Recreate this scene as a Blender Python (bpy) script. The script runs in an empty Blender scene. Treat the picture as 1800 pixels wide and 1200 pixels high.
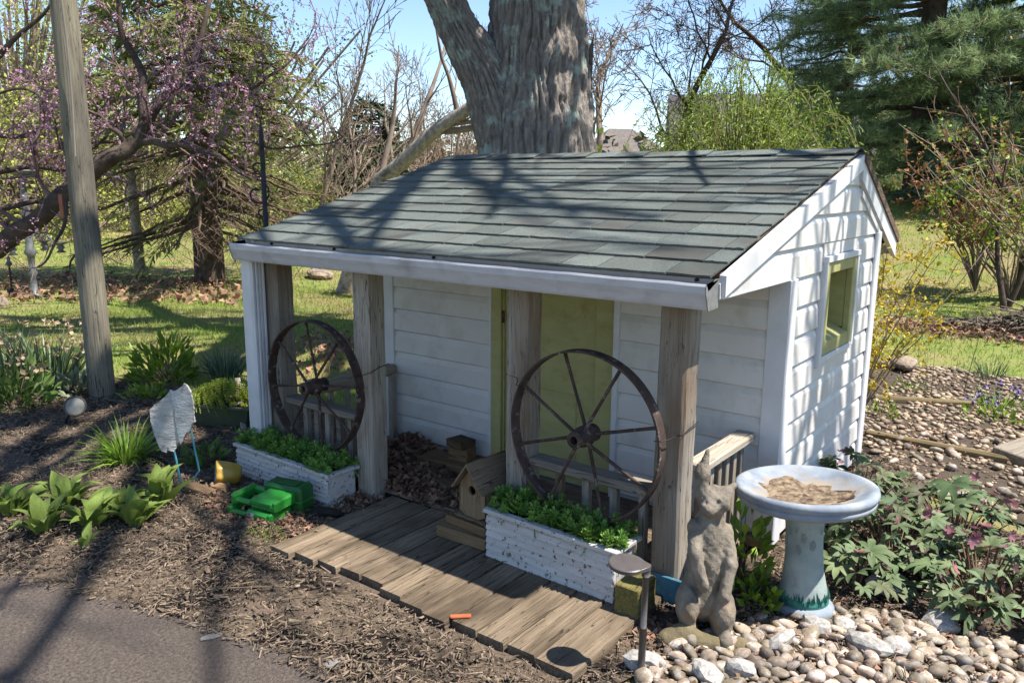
import bpy, bmesh, math, random
import numpy as np
from mathutils import Vector, Matrix, Euler
random.seed(7); rng = np.random.default_rng(7)
sc = bpy.context.scene
COL = sc.collection
R = math.radians
# ---------------------------------------------------------------- camera
YAW, PITCH, ROLL, FPX, CAMH = -0.6494, 0.1965, 0.0075, 1422.46, 1.75
FW = np.array([math.sin(YAW)*math.cos(PITCH), math.cos(YAW)*math.cos(PITCH), -math.sin(PITCH)])
_r = np.array([math.cos(YAW), -math.sin(YAW), 0.0]); _u = np.cross(_r, FW)
RT = math.cos(ROLL)*_r + math.sin(ROLL)*_u
UP = -math.sin(ROLL)*_r + math.cos(ROLL)*_u
CAM = np.array([0.0, 0.0, CAMH])
cd = bpy.data.cameras.new('camera'); cam = bpy.data.objects.new('camera', cd); COL.objects.link(cam)
cam.matrix_world = Matrix(((RT[0], UP[0], -FW[0], 0), (RT[1], UP[1], -FW[1], 0), (RT[2], UP[2], -FW[2], CAMH), (0, 0, 0, 1)))
cd.sensor_width = 36; cd.lens = FPX/1800*36; cd.clip_start = 0.05; cd.clip_end = 2000
sc.camera = cam
def ray(u, v): return FW + RT*(u-900)/FPX - UP*(v-600)/FPX
def W(u, v, d): return CAM + ray(u, v)*d                     # a point seen at (u, v), d metres deep
def G(u, v, z=0.0):                                           # the same on the level z
    d = ray(u, v); return CAM + d*((z-CAMH)/d[2])
# ---------------------------------------------------------------- sky and sun
SUN = Vector((0.51, 0.19, 1.0)).normalized()
w = bpy.data.worlds.new('World'); sc.world = w; w.use_nodes = True
nt = w.node_tree; bg = nt.nodes['Background']
sky = nt.nodes.new('ShaderNodeTexSky'); sky.sky_type = 'NISHITA'; sky.sun_disc = False
sky.sun_elevation = math.asin(SUN.z); sky.sun_rotation = math.atan2(SUN.x, SUN.y)
sky.altitude = 1200; sky.air_density = 1.0; sky.dust_density = 0.1; sky.ozone_density = 2.0
nt.links.new(sky.outputs[0], bg.inputs[0]); bg.inputs[1].default_value = 0.105
sl = bpy.data.lights.new('sun', 'SUN'); sl.energy = 5.0; sl.angle = R(0.55); sl.color = (1.0, 0.94, 0.85)
so = bpy.data.objects.new('sun', sl); COL.objects.link(so)
so.rotation_euler = (-SUN).to_track_quat('-Z', 'Y').to_euler(); so.location = (5, 2, 10)
vs = sc.view_settings; vs.view_transform = 'Standard'; vs.look = 'None'; vs.exposure = 1.2; vs.gamma = 1.0
vs.use_curve_mapping = False
sc.cycles.use_denoising = True
sc.cycles.max_bounces = 6; sc.cycles.diffuse_bounces = 3; sc.cycles.transparent_max_bounces = 4
sc.cycles.glossy_bounces = 2; sc.cycles.caustics_reflective = False; sc.cycles.caustics_refractive = False
# ---------------------------------------------------------------- materials
def S(r, g, b):
    return tuple(((c/255)/12.92 if c/255 <= .04045 else ((c/255+.055)/1.055)**2.4) for c in (r, g, b))
def A(r, g, b, k=1.0):
    return tuple(min(1, c*k) for c in S(r, g, b))
MATS = {}
def mat(name, c1, c2=None, scale=8, stretch=(1, 1, 1), rough=.8, bump=0.0, bscale=None, bdist=.01, detail=5, contrast=.5,
        c3=None, c3scale=3, c3amt=.5, c3edge=.06, objrand=0.0, metal=0.0, spec=.3, trans=0.0, huevar=0.0, geo=0.0, c3stretch=(1, 1, 1), crack=None):
    """procedural surface: two tones mixed by stretched noise, an optional third tone in patches, bump, tone varied per object / per island"""
    if name in MATS: return MATS[name]
    m = bpy.data.materials.new(name); m.use_nodes = True; t = m.node_tree; N = t.nodes; L = t.links
    b = N['Principled BSDF']; b.inputs['Roughness'].default_value = rough; b.inputs['Metallic'].default_value = metal
    b.inputs['Specular IOR Level'].default_value = spec
    tc = N.new('ShaderNodeTexCoord'); oi = N.new('ShaderNodeObjectInfo')
    off = N.new('ShaderNodeVectorMath'); off.operation = 'MULTIPLY_ADD'
    comb = N.new('ShaderNodeCombineXYZ')
    for i in range(3): L.new(oi.outputs['Random'], comb.inputs[i])
    off.inputs[1].default_value = (37, 53, 71); L.new(comb.outputs[0], off.inputs[0]); L.new(tc.outputs['Object'], off.inputs[2])
    def noise(sc_, st, det=detail, rough_=.6):
        mp = N.new('ShaderNodeMapping'); mp.inputs['Scale'].default_value = st; L.new(off.outputs[0], mp.inputs[0])
        n = N.new('ShaderNodeTexNoise'); n.inputs['Scale'].default_value = sc_; n.inputs['Detail'].default_value = det
        n.inputs['Roughness'].default_value = rough_; L.new(mp.outputs[0], n.inputs[0]); return n.outputs[0]
    def ramp(src, a, bb):
        r_ = N.new('ShaderNodeMapRange'); r_.inputs[1].default_value = a; r_.inputs[2].default_value = bb; L.new(src, r_.inputs[0]); return r_.outputs[0]
    def mix(f, a, bb):
        mx = N.new('ShaderNodeMix'); mx.data_type = 'RGBA'
        if hasattr(f, 'links'): L.new(f, mx.inputs[0])
        else: mx.inputs[0].default_value = f
        for k, v in ((6, a), (7, bb)):
            if hasattr(v, 'links'): L.new(v, mx.inputs[k])
            else: mx.inputs[k].default_value = (*v, 1)
        return mx.outputs[2]
    n1 = noise(scale, stretch)
    col = mix(ramp(n1, .5-.5*contrast*.6, .5+.5*contrast*.6), c1, c2 if c2 else c1)
    if c3:
        n3 = noise(c3scale, c3stretch, 4, .65); th = 1-c3amt
        col = mix(ramp(n3, .5+(th-.5)*.5-c3edge, .5+(th-.5)*.5+c3edge), col, c3)
    if crack:                                                 # thin dark splits along the grain
        for cs, cst, cw in crack[1]:
            nc = noise(cs, cst, 3, .5); ab = N.new('ShaderNodeMath'); ab.operation = 'SUBTRACT'; ab.inputs[1].default_value = .5; L.new(nc, ab.inputs[0]); a2 = N.new('ShaderNodeMath'); a2.operation = 'ABSOLUTE'; L.new(ab.outputs[0], a2.inputs[0]); col = mix(ramp(a2.outputs[0], cw, cw*.25), col, crack[0])
    if objrand or geo:
        hs = N.new('ShaderNodeHueSaturation'); L.new(col, hs.inputs['Color'])
        src = oi.outputs['Random']
        if geo:
            ge = N.new('ShaderNodeNewGeometry'); src = ge.outputs['Random Per Island']
        k = geo or objrand
        mr = N.new('ShaderNodeMapRange'); mr.inputs[3].default_value = 1-k; mr.inputs[4].default_value = 1+k; L.new(src, mr.inputs[0]); L.new(mr.outputs[0], hs.inputs['Value'])
        if huevar:
            wn = N.new('ShaderNodeTexWhiteNoise'); wn.noise_dimensions = '1D'; L.new(src, wn.inputs['W'])
            m2 = N.new('ShaderNodeMapRange'); m2.inputs[3].default_value = .5-huevar; m2.inputs[4].default_value = .5+huevar; L.new(wn.outputs[0], m2.inputs[0]); L.new(m2.outputs[0], hs.inputs['Hue'])
        col = hs.outputs[0]
    L.new(col, b.inputs['Base Color'])
    if bump:
        bp = N.new('ShaderNodeBump'); bp.inputs['Strength'].default_value = bump; bp.inputs['Distance'].default_value = bdist
        L.new(noise(bscale or scale*2, stretch, 6, .65), bp.inputs['Height']); L.new(bp.outputs[0], b.inputs['Normal'])
    if trans:
        td = N.new('ShaderNodeBsdfTranslucent'); L.new(col, td.inputs[0]); ms = N.new('ShaderNodeMixShader'); ms.inputs[0].default_value = trans
        L.new(b.outputs[0], ms.inputs[1]); L.new(td.outputs[0], ms.inputs[2]); L.new(ms.outputs[0], N['Material Output'].inputs[0])
    MATS[name] = m; return m
# ---------------------------------------------------------------- object helpers
ORG = {}
def tag(o, label=None, cat=None, group=None, kind=None):
    for k, v in (('label', label), ('category', cat), ('group', group), ('kind', kind)):
        if v: o[k] = v
    return o
def thing(name, label, cat, loc=(0, 0, 0), group=None, rot=None):
    o = bpy.data.objects.new(name, None); COL.objects.link(o); o.location = loc; o.empty_display_size = .1
    if rot: o.rotation_euler = rot
    ORG[o.name] = np.array(loc, float); return tag(o, label, cat, group)
def link(name, me, parent=None, loc=(0, 0, 0), rot=None, scale=None):
    o = bpy.data.objects.new(name, me); COL.objects.link(o); o.parent = parent; o.location = loc
    if rot is not None: o.rotation_euler = rot
    if scale is not None: o.scale = scale
    return o
def mesh_np(name, V, F, m=None, smooth=False):
    """fast mesh: V (n,3); F list of (k,s) int arrays of equal-sized faces"""
    me = bpy.data.meshes.new(name); V = np.asarray(V, np.float32)
    if isinstance(F, np.ndarray): F = [F]
    F = [np.asarray(f, np.int32) for f in F if len(f)]
    me.vertices.add(len(V)); me.vertices.foreach_set('co', V.ravel())
    nl = sum(f.size for f in F); npoly = sum(len(f) for f in F)
    me.loops.add(nl); me.polygons.add(npoly)
    me.loops.foreach_set('vertex_index', np.concatenate([f.ravel() for f in F]))
    tot = np.concatenate([np.full(len(f), f.shape[1], np.int32) for f in F]); st = np.concatenate([[0], np.cumsum(tot)[:-1]]).astype(np.int32)
    me.polygons.foreach_set('loop_start', st); me.polygons.foreach_set('loop_total', tot)
    me.update(calc_edges=True)
    me.polygons.foreach_set('use_smooth', np.full(npoly, bool(smooth)))
    if m: me.materials.append(m)
    return me
class MB:
    """collects shapes; build() links them as ONE mesh object, its vertices relative to the parent thing's base"""
    def __init__(s): s.v = []; s.f = {3: [], 4: []}; s.ng = []; s.n = 0
    def add(s, V, F):
        V = np.asarray(V, float); s.v.append(V)
        for f in F:
            f = [i+s.n for i in f]
            if len(f) in (3, 4): s.f[len(f)].append(f)
            else:
                for k in range(1, len(f)-1): s.f[3].append([f[0], f[k], f[k+1]])
        s.n += len(V); return s
    def addq(s, V, Q):                                       # arrays of quads or tris
        V = np.asarray(V, float); Q = np.asarray(Q)+s.n; s.v.append(V); s.f[Q.shape[1]].extend(Q.tolist()); s.n += len(V); return s
    def box(s, x0, x1, y0, y1, z0, z1, bev=.004, jit=0.0, M=None):
        lo = np.array([x0, y0, z0], float); hi = np.array([x1, y1, z1], float); b = min(bev, *( (hi-lo)*.45 ))
        V = []; idx = {}
        for i in (0, 1):
            for j in (0, 1):
                for k in (0, 1):
                    c = np.where([i, j, k], hi, lo); sg = np.where([i, j, k], -1, 1)*b
                    for a in range(3):
                        p = c+sg; p[a] = c[a]; idx[i, j, k, a] = len(V); V.append(p)
        F = []
        for a in range(3):
            o1, o2 = (a+1) % 3, (a+2) % 3
            for sd in (0, 1):
                q = []
                for m_, n_ in ((0, 0), (1, 0), (1, 1), (0, 1)):
                    t = [0, 0, 0]; t[a] = sd; t[o1] = m_; t[o2] = n_; q.append(idx[(*t, a)])
                F.append(q if sd else q[::-1])
            for m_ in (0, 1):
                for n_ in (0, 1):
                    t0 = [0, 0, 0]; t0[o1] = m_; t0[o2] = n_; t1 = list(t0); t1[a] = 1
                    q = [idx[(*t0, o1)], idx[(*t1, o1)], idx[(*t1, o2)], idx[(*t0, o2)]]
                    F.append(q if (m_ != n_) else q[::-1])
        for i in (0, 1):
            for j in (0, 1):
                for k in (0, 1):
                    q = [idx[i, j, k, 0], idx[i, j, k, 1], idx[i, j, k, 2]]; F.append(q if (i+j+k) % 2 else q[::-1])
        V = np.array(V)
        if jit: V = V+rng.normal(0, jit, V.shape)
        if M is not None: V = (np.c_[V, np.ones(len(V))] @ np.array(M).T)[:, :3]
        return s.add(V, F)
    def tube(s, P, rad, n=6, cap=True):
        P = np.asarray(P, float); rad = np.broadcast_to(np.asarray(rad, float), (len(P),))
        T = np.gradient(P, axis=0); T /= np.linalg.norm(T, axis=1)[:, None]+1e-9
        ref = np.array([0, 0, 1.]) if abs(T[0, 2]) < .9 else np.array([1., 0, 0])
        a = np.linspace(0, 2*math.pi, n, endpoint=False); ca, sa = np.cos(a), np.sin(a)
        U = np.cross(T, ref); U /= np.linalg.norm(U, axis=1)[:, None]+1e-9; B = np.cross(T, U)
        V = (P[:, None]+rad[:, None, None]*(U[:, None]*ca[None, :, None]+B[:, None]*sa[None, :, None])).reshape(-1, 3)
        k = len(P); i = np.arange(k-1)[:, None]*n; j = np.arange(n)[None]; j2 = (j+1) % n
        Q = np.stack([i+j, i+j2, i+n+j2, i+n+j], -1).reshape(-1, 4)
        base = s.n; s.addq(V, Q)
        if cap:
            for o, rev in ((0, False), ((k-1)*n, True)):
                for t in range(1, n-1):
                    f = [base+o, base+o+t, base+o+t+1]; s.f[3].append(f[::-1] if rev else f)
        return s
    def lathe(s, prof, n=48, c=(0, 0, 0), wob=None):
        prof = np.asarray(prof, float); a = np.linspace(0, 2*math.pi, n, endpoint=False)
        r = prof[:, 0][:, None]; V = np.stack([r*np.cos(a), r*np.sin(a), np.broadcast_to(prof[:, 1][:, None], (len(prof), n))], -1)
        if wob is not None: V = wob(V, a)
        V = V.reshape(-1, 3)+np.array(c); k = len(prof); i = np.arange(k-1)[:, None]*n; j = np.arange(n)[None]; j2 = (j+1) % n
        return s.addq(V, np.stack([i+j, i+j2, i+n+j2, i+n+j], -1).reshape(-1, 4))
    def extrude(s, prof, axis, a0, a1, closed=True, caps=True):
        """2D profile (list of pairs on the other two axes, in axis order) swept along axis"""
        prof = np.asarray(prof, float); n = len(prof); V = []
        o = [i for i in range(3) if i != axis]
        for a in (a0, a1):
            p = np.zeros((n, 3)); p[:, axis] = a; p[:, o[0]] = prof[:, 0]; p[:, o[1]] = prof[:, 1]; V.append(p)
        F = [[i, (i+1) % n, n+(i+1) % n, n+i] for i in range(n if closed else n-1)]
        if caps: F += [list(range(n))[::-1], list(range(n, 2*n))]
        return s.add(np.concatenate(V), F)
    def mesh(s, name, m=None, org=(0, 0, 0), smooth=False):
        V = np.concatenate(s.v)-np.array(org); return mesh_np(name, V, [np.array(s.f[k], np.int32).reshape(-1, k) for k in (3, 4)], m, smooth)
    def build(s, name, m, parent=None, smooth=False, fix=True, base=None):
        root = parent
        while root is not None and root.parent is not None: root = root.parent
        org = ORG.get(root.name, np.zeros(3)) if root is not None else (np.array(base) if base is not None else np.zeros(3))
        me = s.mesh(name, m, org, smooth)
        if fix and len(me.polygons) < 60000:
            b = bmesh.new(); b.from_mesh(me); bmesh.ops.recalc_face_normals(b, faces=b.faces); b.to_mesh(me); b.free()
        if smooth == 'auto' or smooth is True:
            try: me.set_sharp_from_angle(angle=R(40))
            except Exception: pass
        o = link(name, me, parent)
        if parent is None and base is not None: o.location = base
        if parent is None: ORG[o.name] = org
        return o
def bx(name, m, parent, x0, x1, y0, y1, z0, z1, bev=.004, jit=0.0):
    return MB().box(x0, x1, y0, y1, z0, z1, bev, jit).build(name, m, parent)
def rotm(loc, rz=0, rx=0, ry=0):
    return Matrix.Translation(loc) @ Euler((rx, ry, rz)).to_matrix().to_4x4()
def unit(v): return v/(np.linalg.norm(v, axis=-1, keepdims=True)+1e-9)
def vnoise(x, y, s=1.0, seed=0):                              # cheap smooth 2-D noise, -1..1
    x = np.asarray(x, float)*s+seed*13.7; y = np.asarray(y, float)*s+seed*7.3
    return (np.sin(x*1.7+1.3*np.sin(y*1.1+seed))+np.sin(y*2.1+1.7*np.sin(x*.9+2*seed))+.5*np.sin(x*4.3+y*3.1+seed)+.5*np.sin(y*5.1-x*3.7))/3
def leaves(name, C, m, size=.05, aspect=.5, parent=None, up=.0, dirs=None, fold=.25, var=.4, tri=False, org=None):
    """leaf-sized folded faces at the points C"""
    C = np.asarray(C, float); n = len(C)
    d = unit(rng.normal(size=(n, 3))) if dirs is None else unit(np.asarray(dirs)+rng.normal(0, .25, (n, 3)))
    nr = unit(rng.normal(size=(n, 3))+np.array([0, 0, up])); sd = unit(np.cross(d, nr)); nr = np.cross(sd, d)
    s = (size*(1+var*rng.uniform(-1, 1, n)))[:, None]
    if tri:
        V = np.stack([C-sd*s*aspect*.5, C+sd*s*aspect*.5, C+d*s], 1); F = np.arange(n*3).reshape(n, 3)
    else:
        V = np.stack([C, C+d*s*.5+sd*s*aspect*.5+nr*s*fold*.4, C+d*s, C+d*s*.5-sd*s*aspect*.5+nr*s*fold*.4], 1); F = np.arange(n*4).reshape(n, 4)
    V = V.reshape(-1, 3)-(np.zeros(3) if org is None else np.asarray(org))
    return link(name, mesh_np(name, V, F, m), parent)
# ---------------------------------------------------------------- ground
def ss(t): t = np.clip(t, 0, 1); return t*t*(3-2*t)
def hz(x, y):
    x = np.asarray(x, float); y = np.asarray(y, float); r = np.hypot(x, y)
    return 1.5*ss((y-13)/9)*ss((x+13)/8)+.03*vnoise(x, y, .35, 3)*ss((r-7)/5)+.012*vnoise(x, y, 1.2, 5)*ss((r-6)/3)
M_lawn = mat('lawn_soil', A(142, 140, 78, .7), A(116, 140, 58, .7), 1.1, rough=.95, bump=.6, bscale=40, bdist=.03, c3=A(164, 142, 106, .68), c3scale=.9, c3amt=.42, c3edge=.12, contrast=.8)  # noise mottling stands for bare patches and painted dappled shade
M_mulch = mat('mulch_soil', A(98, 84, 72, .62), A(142, 124, 104, .62), 22, rough=.95, bump=1, bscale=60, bdist=.02, c3=A(52, 42, 35, .5), c3scale=3, c3amt=.45, contrast=.9)
M_asph = mat('asphalt', A(158, 143, 132, .5), A(74, 66, 61, .5), 75, rough=.9, bump=1, bscale=70, bdist=.02, c3=A(108, 98, 92, .5), c3scale=2.2, c3amt=.3, c3edge=.2, contrast=.9, spec=.25, detail=3)
M_gravel = mat('gravel_soil', A(120, 106, 90, .55), A(84, 72, 60, .55), 30, rough=.95, bump=1, bscale=50, bdist=.02, contrast=.9)
def grid_ground(name, xs, ys, m, dz=0, hf=hz):
    X, Y = np.meshgrid(xs, ys, indexing='ij'); V = np.stack([X, Y, hf(X, Y)+dz], -1).reshape(-1, 3); a, b = X.shape
    i = np.arange(a-1)[:, None]*b; j = np.arange(b-1)[None]
    Q = np.stack([i+j, i+b+j, i+b+j+1, i+j+1], -1).reshape(-1, 4)
    o = link(name, mesh_np(name, V, Q, m, True)); o['kind'] = 'structure'; return o
ax = lambda lo, hi: np.concatenate([-np.geomspace(45, -lo, 18)[::-1], np.linspace(-44, 44, 177), np.geomspace(45, hi, 18)])
lawn = grid_ground('lawn', ax(-600, 600), ax(-600, 600), M_lawn, -.012)
def sheet(name, poly, m, z, n=200, rough=.04, seed=1, dome=0.0):
    """a flat patch with an uneven rim, filled as a fan of rings so that it can be slightly domed"""
    P = np.array(poly, float); d = np.r_[0, np.cumsum(np.linalg.norm(np.diff(np.r_[P, P[:1]], axis=0), axis=1))]
    t = np.linspace(0, d[-1], n, endpoint=False); Pc = np.r_[P, P[:1]]
    E_ = np.stack([np.interp(t, d, Pc[:, 0]), np.interp(t, d, Pc[:, 1])], -1); c = E_.mean(0)
    E_ += rough*np.stack([vnoise(E_[:, 0], E_[:, 1], 6, seed), vnoise(E_[:, 1], E_[:, 0], 6, seed+2)], -1)
    bm = bmesh.new(); f = bm.faces.new([bm.verts.new((p[0], p[1], 0)) for p in E_]); bmesh.ops.triangulate(bm, faces=[f])
    for v in bm.verts: v.co.z = z
    me = bpy.data.meshes.new(name); bm.to_mesh(me); bm.free(); me.materials.append(m)
    o = link(name, me); o['kind'] = 'structure'; return o, E_
drive_poly = [(-9, -4), (-9, .35), (-6, .82), (-4.6, 1.12), (-3.8, 1.30), (-2.95, 1.56), (-2.4, 1.66), (-2.0, 1.70), (-1.2, 1.74), (.6, 1.70), (4, 1.4), (4, -4)]
mulch_poly = [(-9, .2), (-8.6, 2.6), (-7.4, 3.25), (-6.3, 3.6), (-5.2, 3.9), (-4.3, 4.1), (-3.9, 4.6), (-3.7, 5.6), (-1.0, 5.6), (-.7, 4.7), (.9, 4.4), (1.2, 3.4), (-.4, 2.9), (-1.1, 2.75), (-1.3, 2.1), (-1.2, 1.3), (-9, -.3)]
sheet('mulch_bed', mulch_poly, M_mulch, .004, rough=.05, seed=2)
driveway, _ = sheet('driveway', drive_poly, M_asph, .012, 400, .025, 4)
gravel_poly = [(-1.16, 1.4), (-1.2, 2.3), (-1.2, 2.6), (-1.14, 2.74), (-1.02, 3.0), (-.72, 3.32), (-.35, 3.42), (.1, 3.5), (.25, 4.3), (-.2, 4.75), (-.75, 5.0), (-1.1, 5.4), (-1.6, 6.2), (-2.1, 7.2), (-2.0, 8.1), (-1.3, 8.6), (-.4, 8.5), (1.4, 8.0), (3.2, 6), (3.0, 2), (1.6, 1.4)]
gravel, _ = sheet('gravel_bed', gravel_poly, M_gravel, .008, 300, .05, 6)
def inside(poly, x, y):
    P = np.array(poly); x = np.asarray(x); y = np.asarray(y); r = np.zeros(x.shape, bool); j = len(P)-1
    for i in range(len(P)):
        c = ((P[i, 1] > y) != (P[j, 1] > y)) & (x < (P[j, 0]-P[i, 0])*(y-P[i, 1])/(P[j, 1]-P[i, 1]+1e-12)+P[i, 0]); r ^= c; j = i
    return r
def visible(x, y, z=0.0, pad=60):
    d = np.stack([x, y, np.broadcast_to(z, np.shape(x))], -1)-CAM; dz = d@FW; u = 900+FPX*(d@RT)/dz; v = 600-FPX*(d@UP)/dz
    return (dz > .3) & (u > -pad) & (u < 1800+pad) & (v < 1200+pad) & (v > 200)
HOUSE = [(-4.1, 2.95), (-1.2, 2.95), (-1.2, 5.14), (-3.78, 5.14), (-3.78, 3.0)]
# mulch chips: wood splinters in every direction
def chips(name, n, poly, avoid, m, ln, wd, z0, label, zs=.012, box=None):
    x0, x1, y0, y1 = box; x = rng.uniform(x0, x1, n*3); y = rng.uniform(y0, y1, n*3)
    k = inside(poly, x, y) & visible(x, y)
    for a in avoid: k &= ~inside(a, x, y)
    k &= rng.uniform(-1.1, 1, n*3) < .25+.9*vnoise(x, y, 2.6, 4)+.3*vnoise(x, y, 7, 9)
    x, y = x[k][:n], y[k][:n]; n = len(x)
    a = rng.uniform(0, 2*math.pi, n); L = ln*np.exp(rng.normal(0, .55, n)); w = wd*np.exp(rng.normal(0, .5, n)); el = rng.normal(0, .22, n)
    d = np.stack([np.cos(a)*np.cos(el), np.sin(a)*np.cos(el), np.sin(el)], -1); s = np.stack([-np.sin(a), np.cos(a), rng.normal(0, .3, n)], -1)
    c = np.stack([x, y, z0+zs*rng.uniform(0, 1, n)+.5*L*np.abs(np.sin(el))], -1); L = L[:, None]*.5; w = w[:, None]*.5; nn = np.cross(d, s)*w*.6
    V = np.stack([c-d*L-s*w, c+d*L-s*w*.6, c+d*L+s*w*.5, c-d*L+s*w, c+nn-d*L*.9, c+nn+d*L*.85], 1).reshape(-1, 3)
    b = (np.arange(n)*6)[:, None]
    Q = np.concatenate([b+np.array([[0, 1, 5, 4]]), b+np.array([[4, 5, 2, 3]])]); T = np.concatenate([b+np.array([[1, 2, 5]]), b+np.array([[3, 0, 4]])])
    o = link(name, mesh_np(name, V, [T, Q], m)); return tag(o, label, name.replace('_', ' '), None, 'stuff')
M_chip = mat('chip_wood', A(146, 128, 108, .66), A(98, 85, 73, .62), 30, rough=.9, geo=.7, huevar=.02)
WALK = [(-3.1, 2.17), (-1.37, 2.17), (-1.37, 2.98), (-3.1, 2.98)]
chips('mulch_chips', 95000, mulch_poly, [[(p[0], p[1]-.05) for p in drive_poly], WALK, HOUSE], M_chip, .0195, .0048, .013, 'grey brown shredded wood mulch covering the planting bed', box=(-8.5, -.2, .4, 5.4))
M_leaf = mat('dry_leaf', A(182, 144, 116, .74), A(136, 104, 84, .7), 9, rough=.8, geo=.45, huevar=.025, trans=.15)
def litter(name, pts, size, label, cat, up=1.6, fold=.9):
    o = leaves(name, pts, M_leaf, size, .62, None, up, None, fold, .45); return tag(o, label, cat, None, 'stuff')
def scatter(n, box, poly=None, avoid=()):
    x = rng.uniform(box[0], box[1], n*3); y = rng.uniform(box[2], box[3], n*3); k = np.ones(n*3, bool)
    if poly is not None: k &= inside(poly, x, y)
    for a in avoid: k &= ~inside(a, x, y)
    return x[k][:n], y[k][:n]
def blob(n, c, r, h, z=0.0):
    a = rng.uniform(0, 2*math.pi, n); q = np.sqrt(rng.uniform(0, 1, n)); x = c[0]+q*np.cos(a)*r[0]; y = c[1]+q*np.sin(a)*r[1]
    return np.stack([x, y, z+h*(1-q**2)*rng.uniform(.1, 1, n)], -1)
_g = G(440, 920)
litter('leaf_litter_by_planter', np.r_[blob(900, (-3.45, 2.42), (.55, .2), .03), blob(350, (-3.2, 2.8), (.25, .14), .05)], .035, 'tan dry leaf litter around the green cases and planter', 'leaf litter')
x, y = scatter(5200, (-17, -9.5, 4.2, 11)); k = inside([tuple(G(-40, 535)[:2]), tuple(G(-40, 488)[:2]), tuple(G(200, 486)[:2]), tuple(G(430, 498)[:2]), tuple(G(470, 520)[:2]), tuple(G(430, 540)[:2]), tuple(G(200, 532)[:2])], x, y)
litter('leaf_litter_under_spruce', np.stack([x[k], y[k], hz(x[k], y[k])+.01], -1), .11, 'band of pale brown fallen leaves on the lawn under spruce', 'leaf litter')
x, y = scatter(2600, (-8, -4.6, 4.2, 7.5)); q = np.hypot((x+6.2)/1.5, (y-5.6)/1.4); k = q < rng.uniform(.2, 1, len(q))
litter('leaf_litter_by_porch', np.stack([x[k], y[k], hz(x[k], y[k])+.01], -1), .075, 'pinkish brown leaves on the grass seen through wagon wheel', 'leaf litter')
# grass blades on the lawn that can be seen
M_grass = mat('grass_blade', A(160, 182, 84, .76), A(120, 150, 60, .74), .8, rough=.7, geo=.35, huevar=.02, trans=.3, c3=A(186, 168, 118, .74), c3scale=.8, c3amt=.33, c3edge=.12)
def grass(n, box, hgt, wid, dens):
    x = rng.uniform(box[0], box[1], n); y = rng.uniform(box[2], box[3], n)
    k = visible(x, y) & ~inside(mulch_poly, x, y) & ~inside(gravel_poly, x, y) & ~inside(drive_poly, x, y) & ~inside(HOUSE, x, y)
    k &= rng.uniform(-1, 1, n) < dens+.8*vnoise(x, y, 1.1, 8)
    x, y = x[k], y[k]; return x, y, np.full(len(x), hgt), np.full(len(x), wid)
gs = [grass(95000, (-11, -2.5, 3.2, 8.5), .035, .0055, .45), grass(120000, (-24, -4, 3.5, 20), .045, .011, .5), grass(80000, (-4.5, 3.5, 6.2, 21), .04, .009, .45), grass(40000, (-30, 6, 14, 34), .06, .022, .6)]
x, y, h, wd = (np.concatenate(c) for c in zip(*gs)); n = len(x); h = h*np.exp(rng.normal(0, .35, n)); a = rng.uniform(0, 2*math.pi, n)
b0 = np.stack([x, y, hz(x, y)-.01], -1); s = np.stack([np.cos(a), np.sin(a), 0*a], -1)*wd[:, None]*.5; tip = b0+np.stack([rng.normal(0, .5, n)*h, rng.normal(0, .5, n)*h, h], -1)
gr = link('grass', mesh_np('grass', np.stack([b0-s, b0+s, tip], 1).reshape(-1, 3), np.arange(n*3).reshape(-1, 3), M_grass)); tag(gr, 'thin spring grass growing over the back lawn', 'grass', None, 'stuff')
# pebbles: the 300 that show largest one by one, the rest as one mass
M_peb = mat('pebble_stone', A(164, 148, 128, .74), A(122, 106, 92, .72), 6, rough=.6, objrand=.5, huevar=.016, c3=A(178, 170, 162, .75), c3scale=2.0, c3amt=.4, bump=.15, bscale=40, contrast=.9)
M_peb2 = mat('pebble_mass', A(186, 166, 140, .76), A(132, 114, 98, .72), 3, rough=.65, geo=.5, huevar=.014, contrast=.9)
M_white = mat('white_stone', A(204, 200, 194, .68), A(160, 155, 148, .64), 9, rough=.7, bump=.4, bscale=20, objrand=.12)
def rock_mesh(name, m, seed, sub=2, rough=.14, flat=.6, smooth=True):
    bm = bmesh.new(); bmesh.ops.create_icosphere(bm, subdivisions=sub, radius=.5); r_ = random.Random(seed)
    ph = [Vector((r_.uniform(-1, 1), r_.uniform(-1, 1), r_.uniform(-1, 1))).normalized() for _ in range(7)]; am = [r_.uniform(-1, 1)*rough for _ in ph]
    for v in bm.verts:
        d = v.co.normalized(); k = 1+sum(a*max(0, d.dot(p))**2 for a, p in zip(am, ph)); v.co = Vector((d.x*.5*k, d.y*.5*k, d.z*.5*k*flat))
    me = bpy.data.meshes.new(name); bm.to_mesh(me); bm.free()
    for p in me.polygons: p.use_smooth = smooth
    me.materials.append(m); return me
PEB = [rock_mesh('pebble', M_peb, i, 2, .35 if i % 3 else .75, .5+.12*(i % 3), True) for i in range(9)]
x, y = scatter(16000, (-1.5, 3.0, 1.3, 9), gravel_poly); x2, y2 = scatter(20000, (-1.5, .6, 1.8, 4.0), gravel_poly); x = np.r_[x, x2]; y = np.r_[y, y2]; k = visible(x, y, 0, 30) & ~inside(WALK, x, y); k &= (np.hypot(x, y) < 3.5) | (rng.uniform(-1, 1, len(x)) < .35+.9*vnoise(x, y, 2.2, 7)); x, y = x[k], y[k]
dist = np.hypot(x, y); size = np.where(dist < 4.2, .034, .036)*np.clip(np.exp(rng.normal(0, .42, len(x))), .4, 2.0)
keep = np.ones(len(x), bool)
cell = {}
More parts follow.
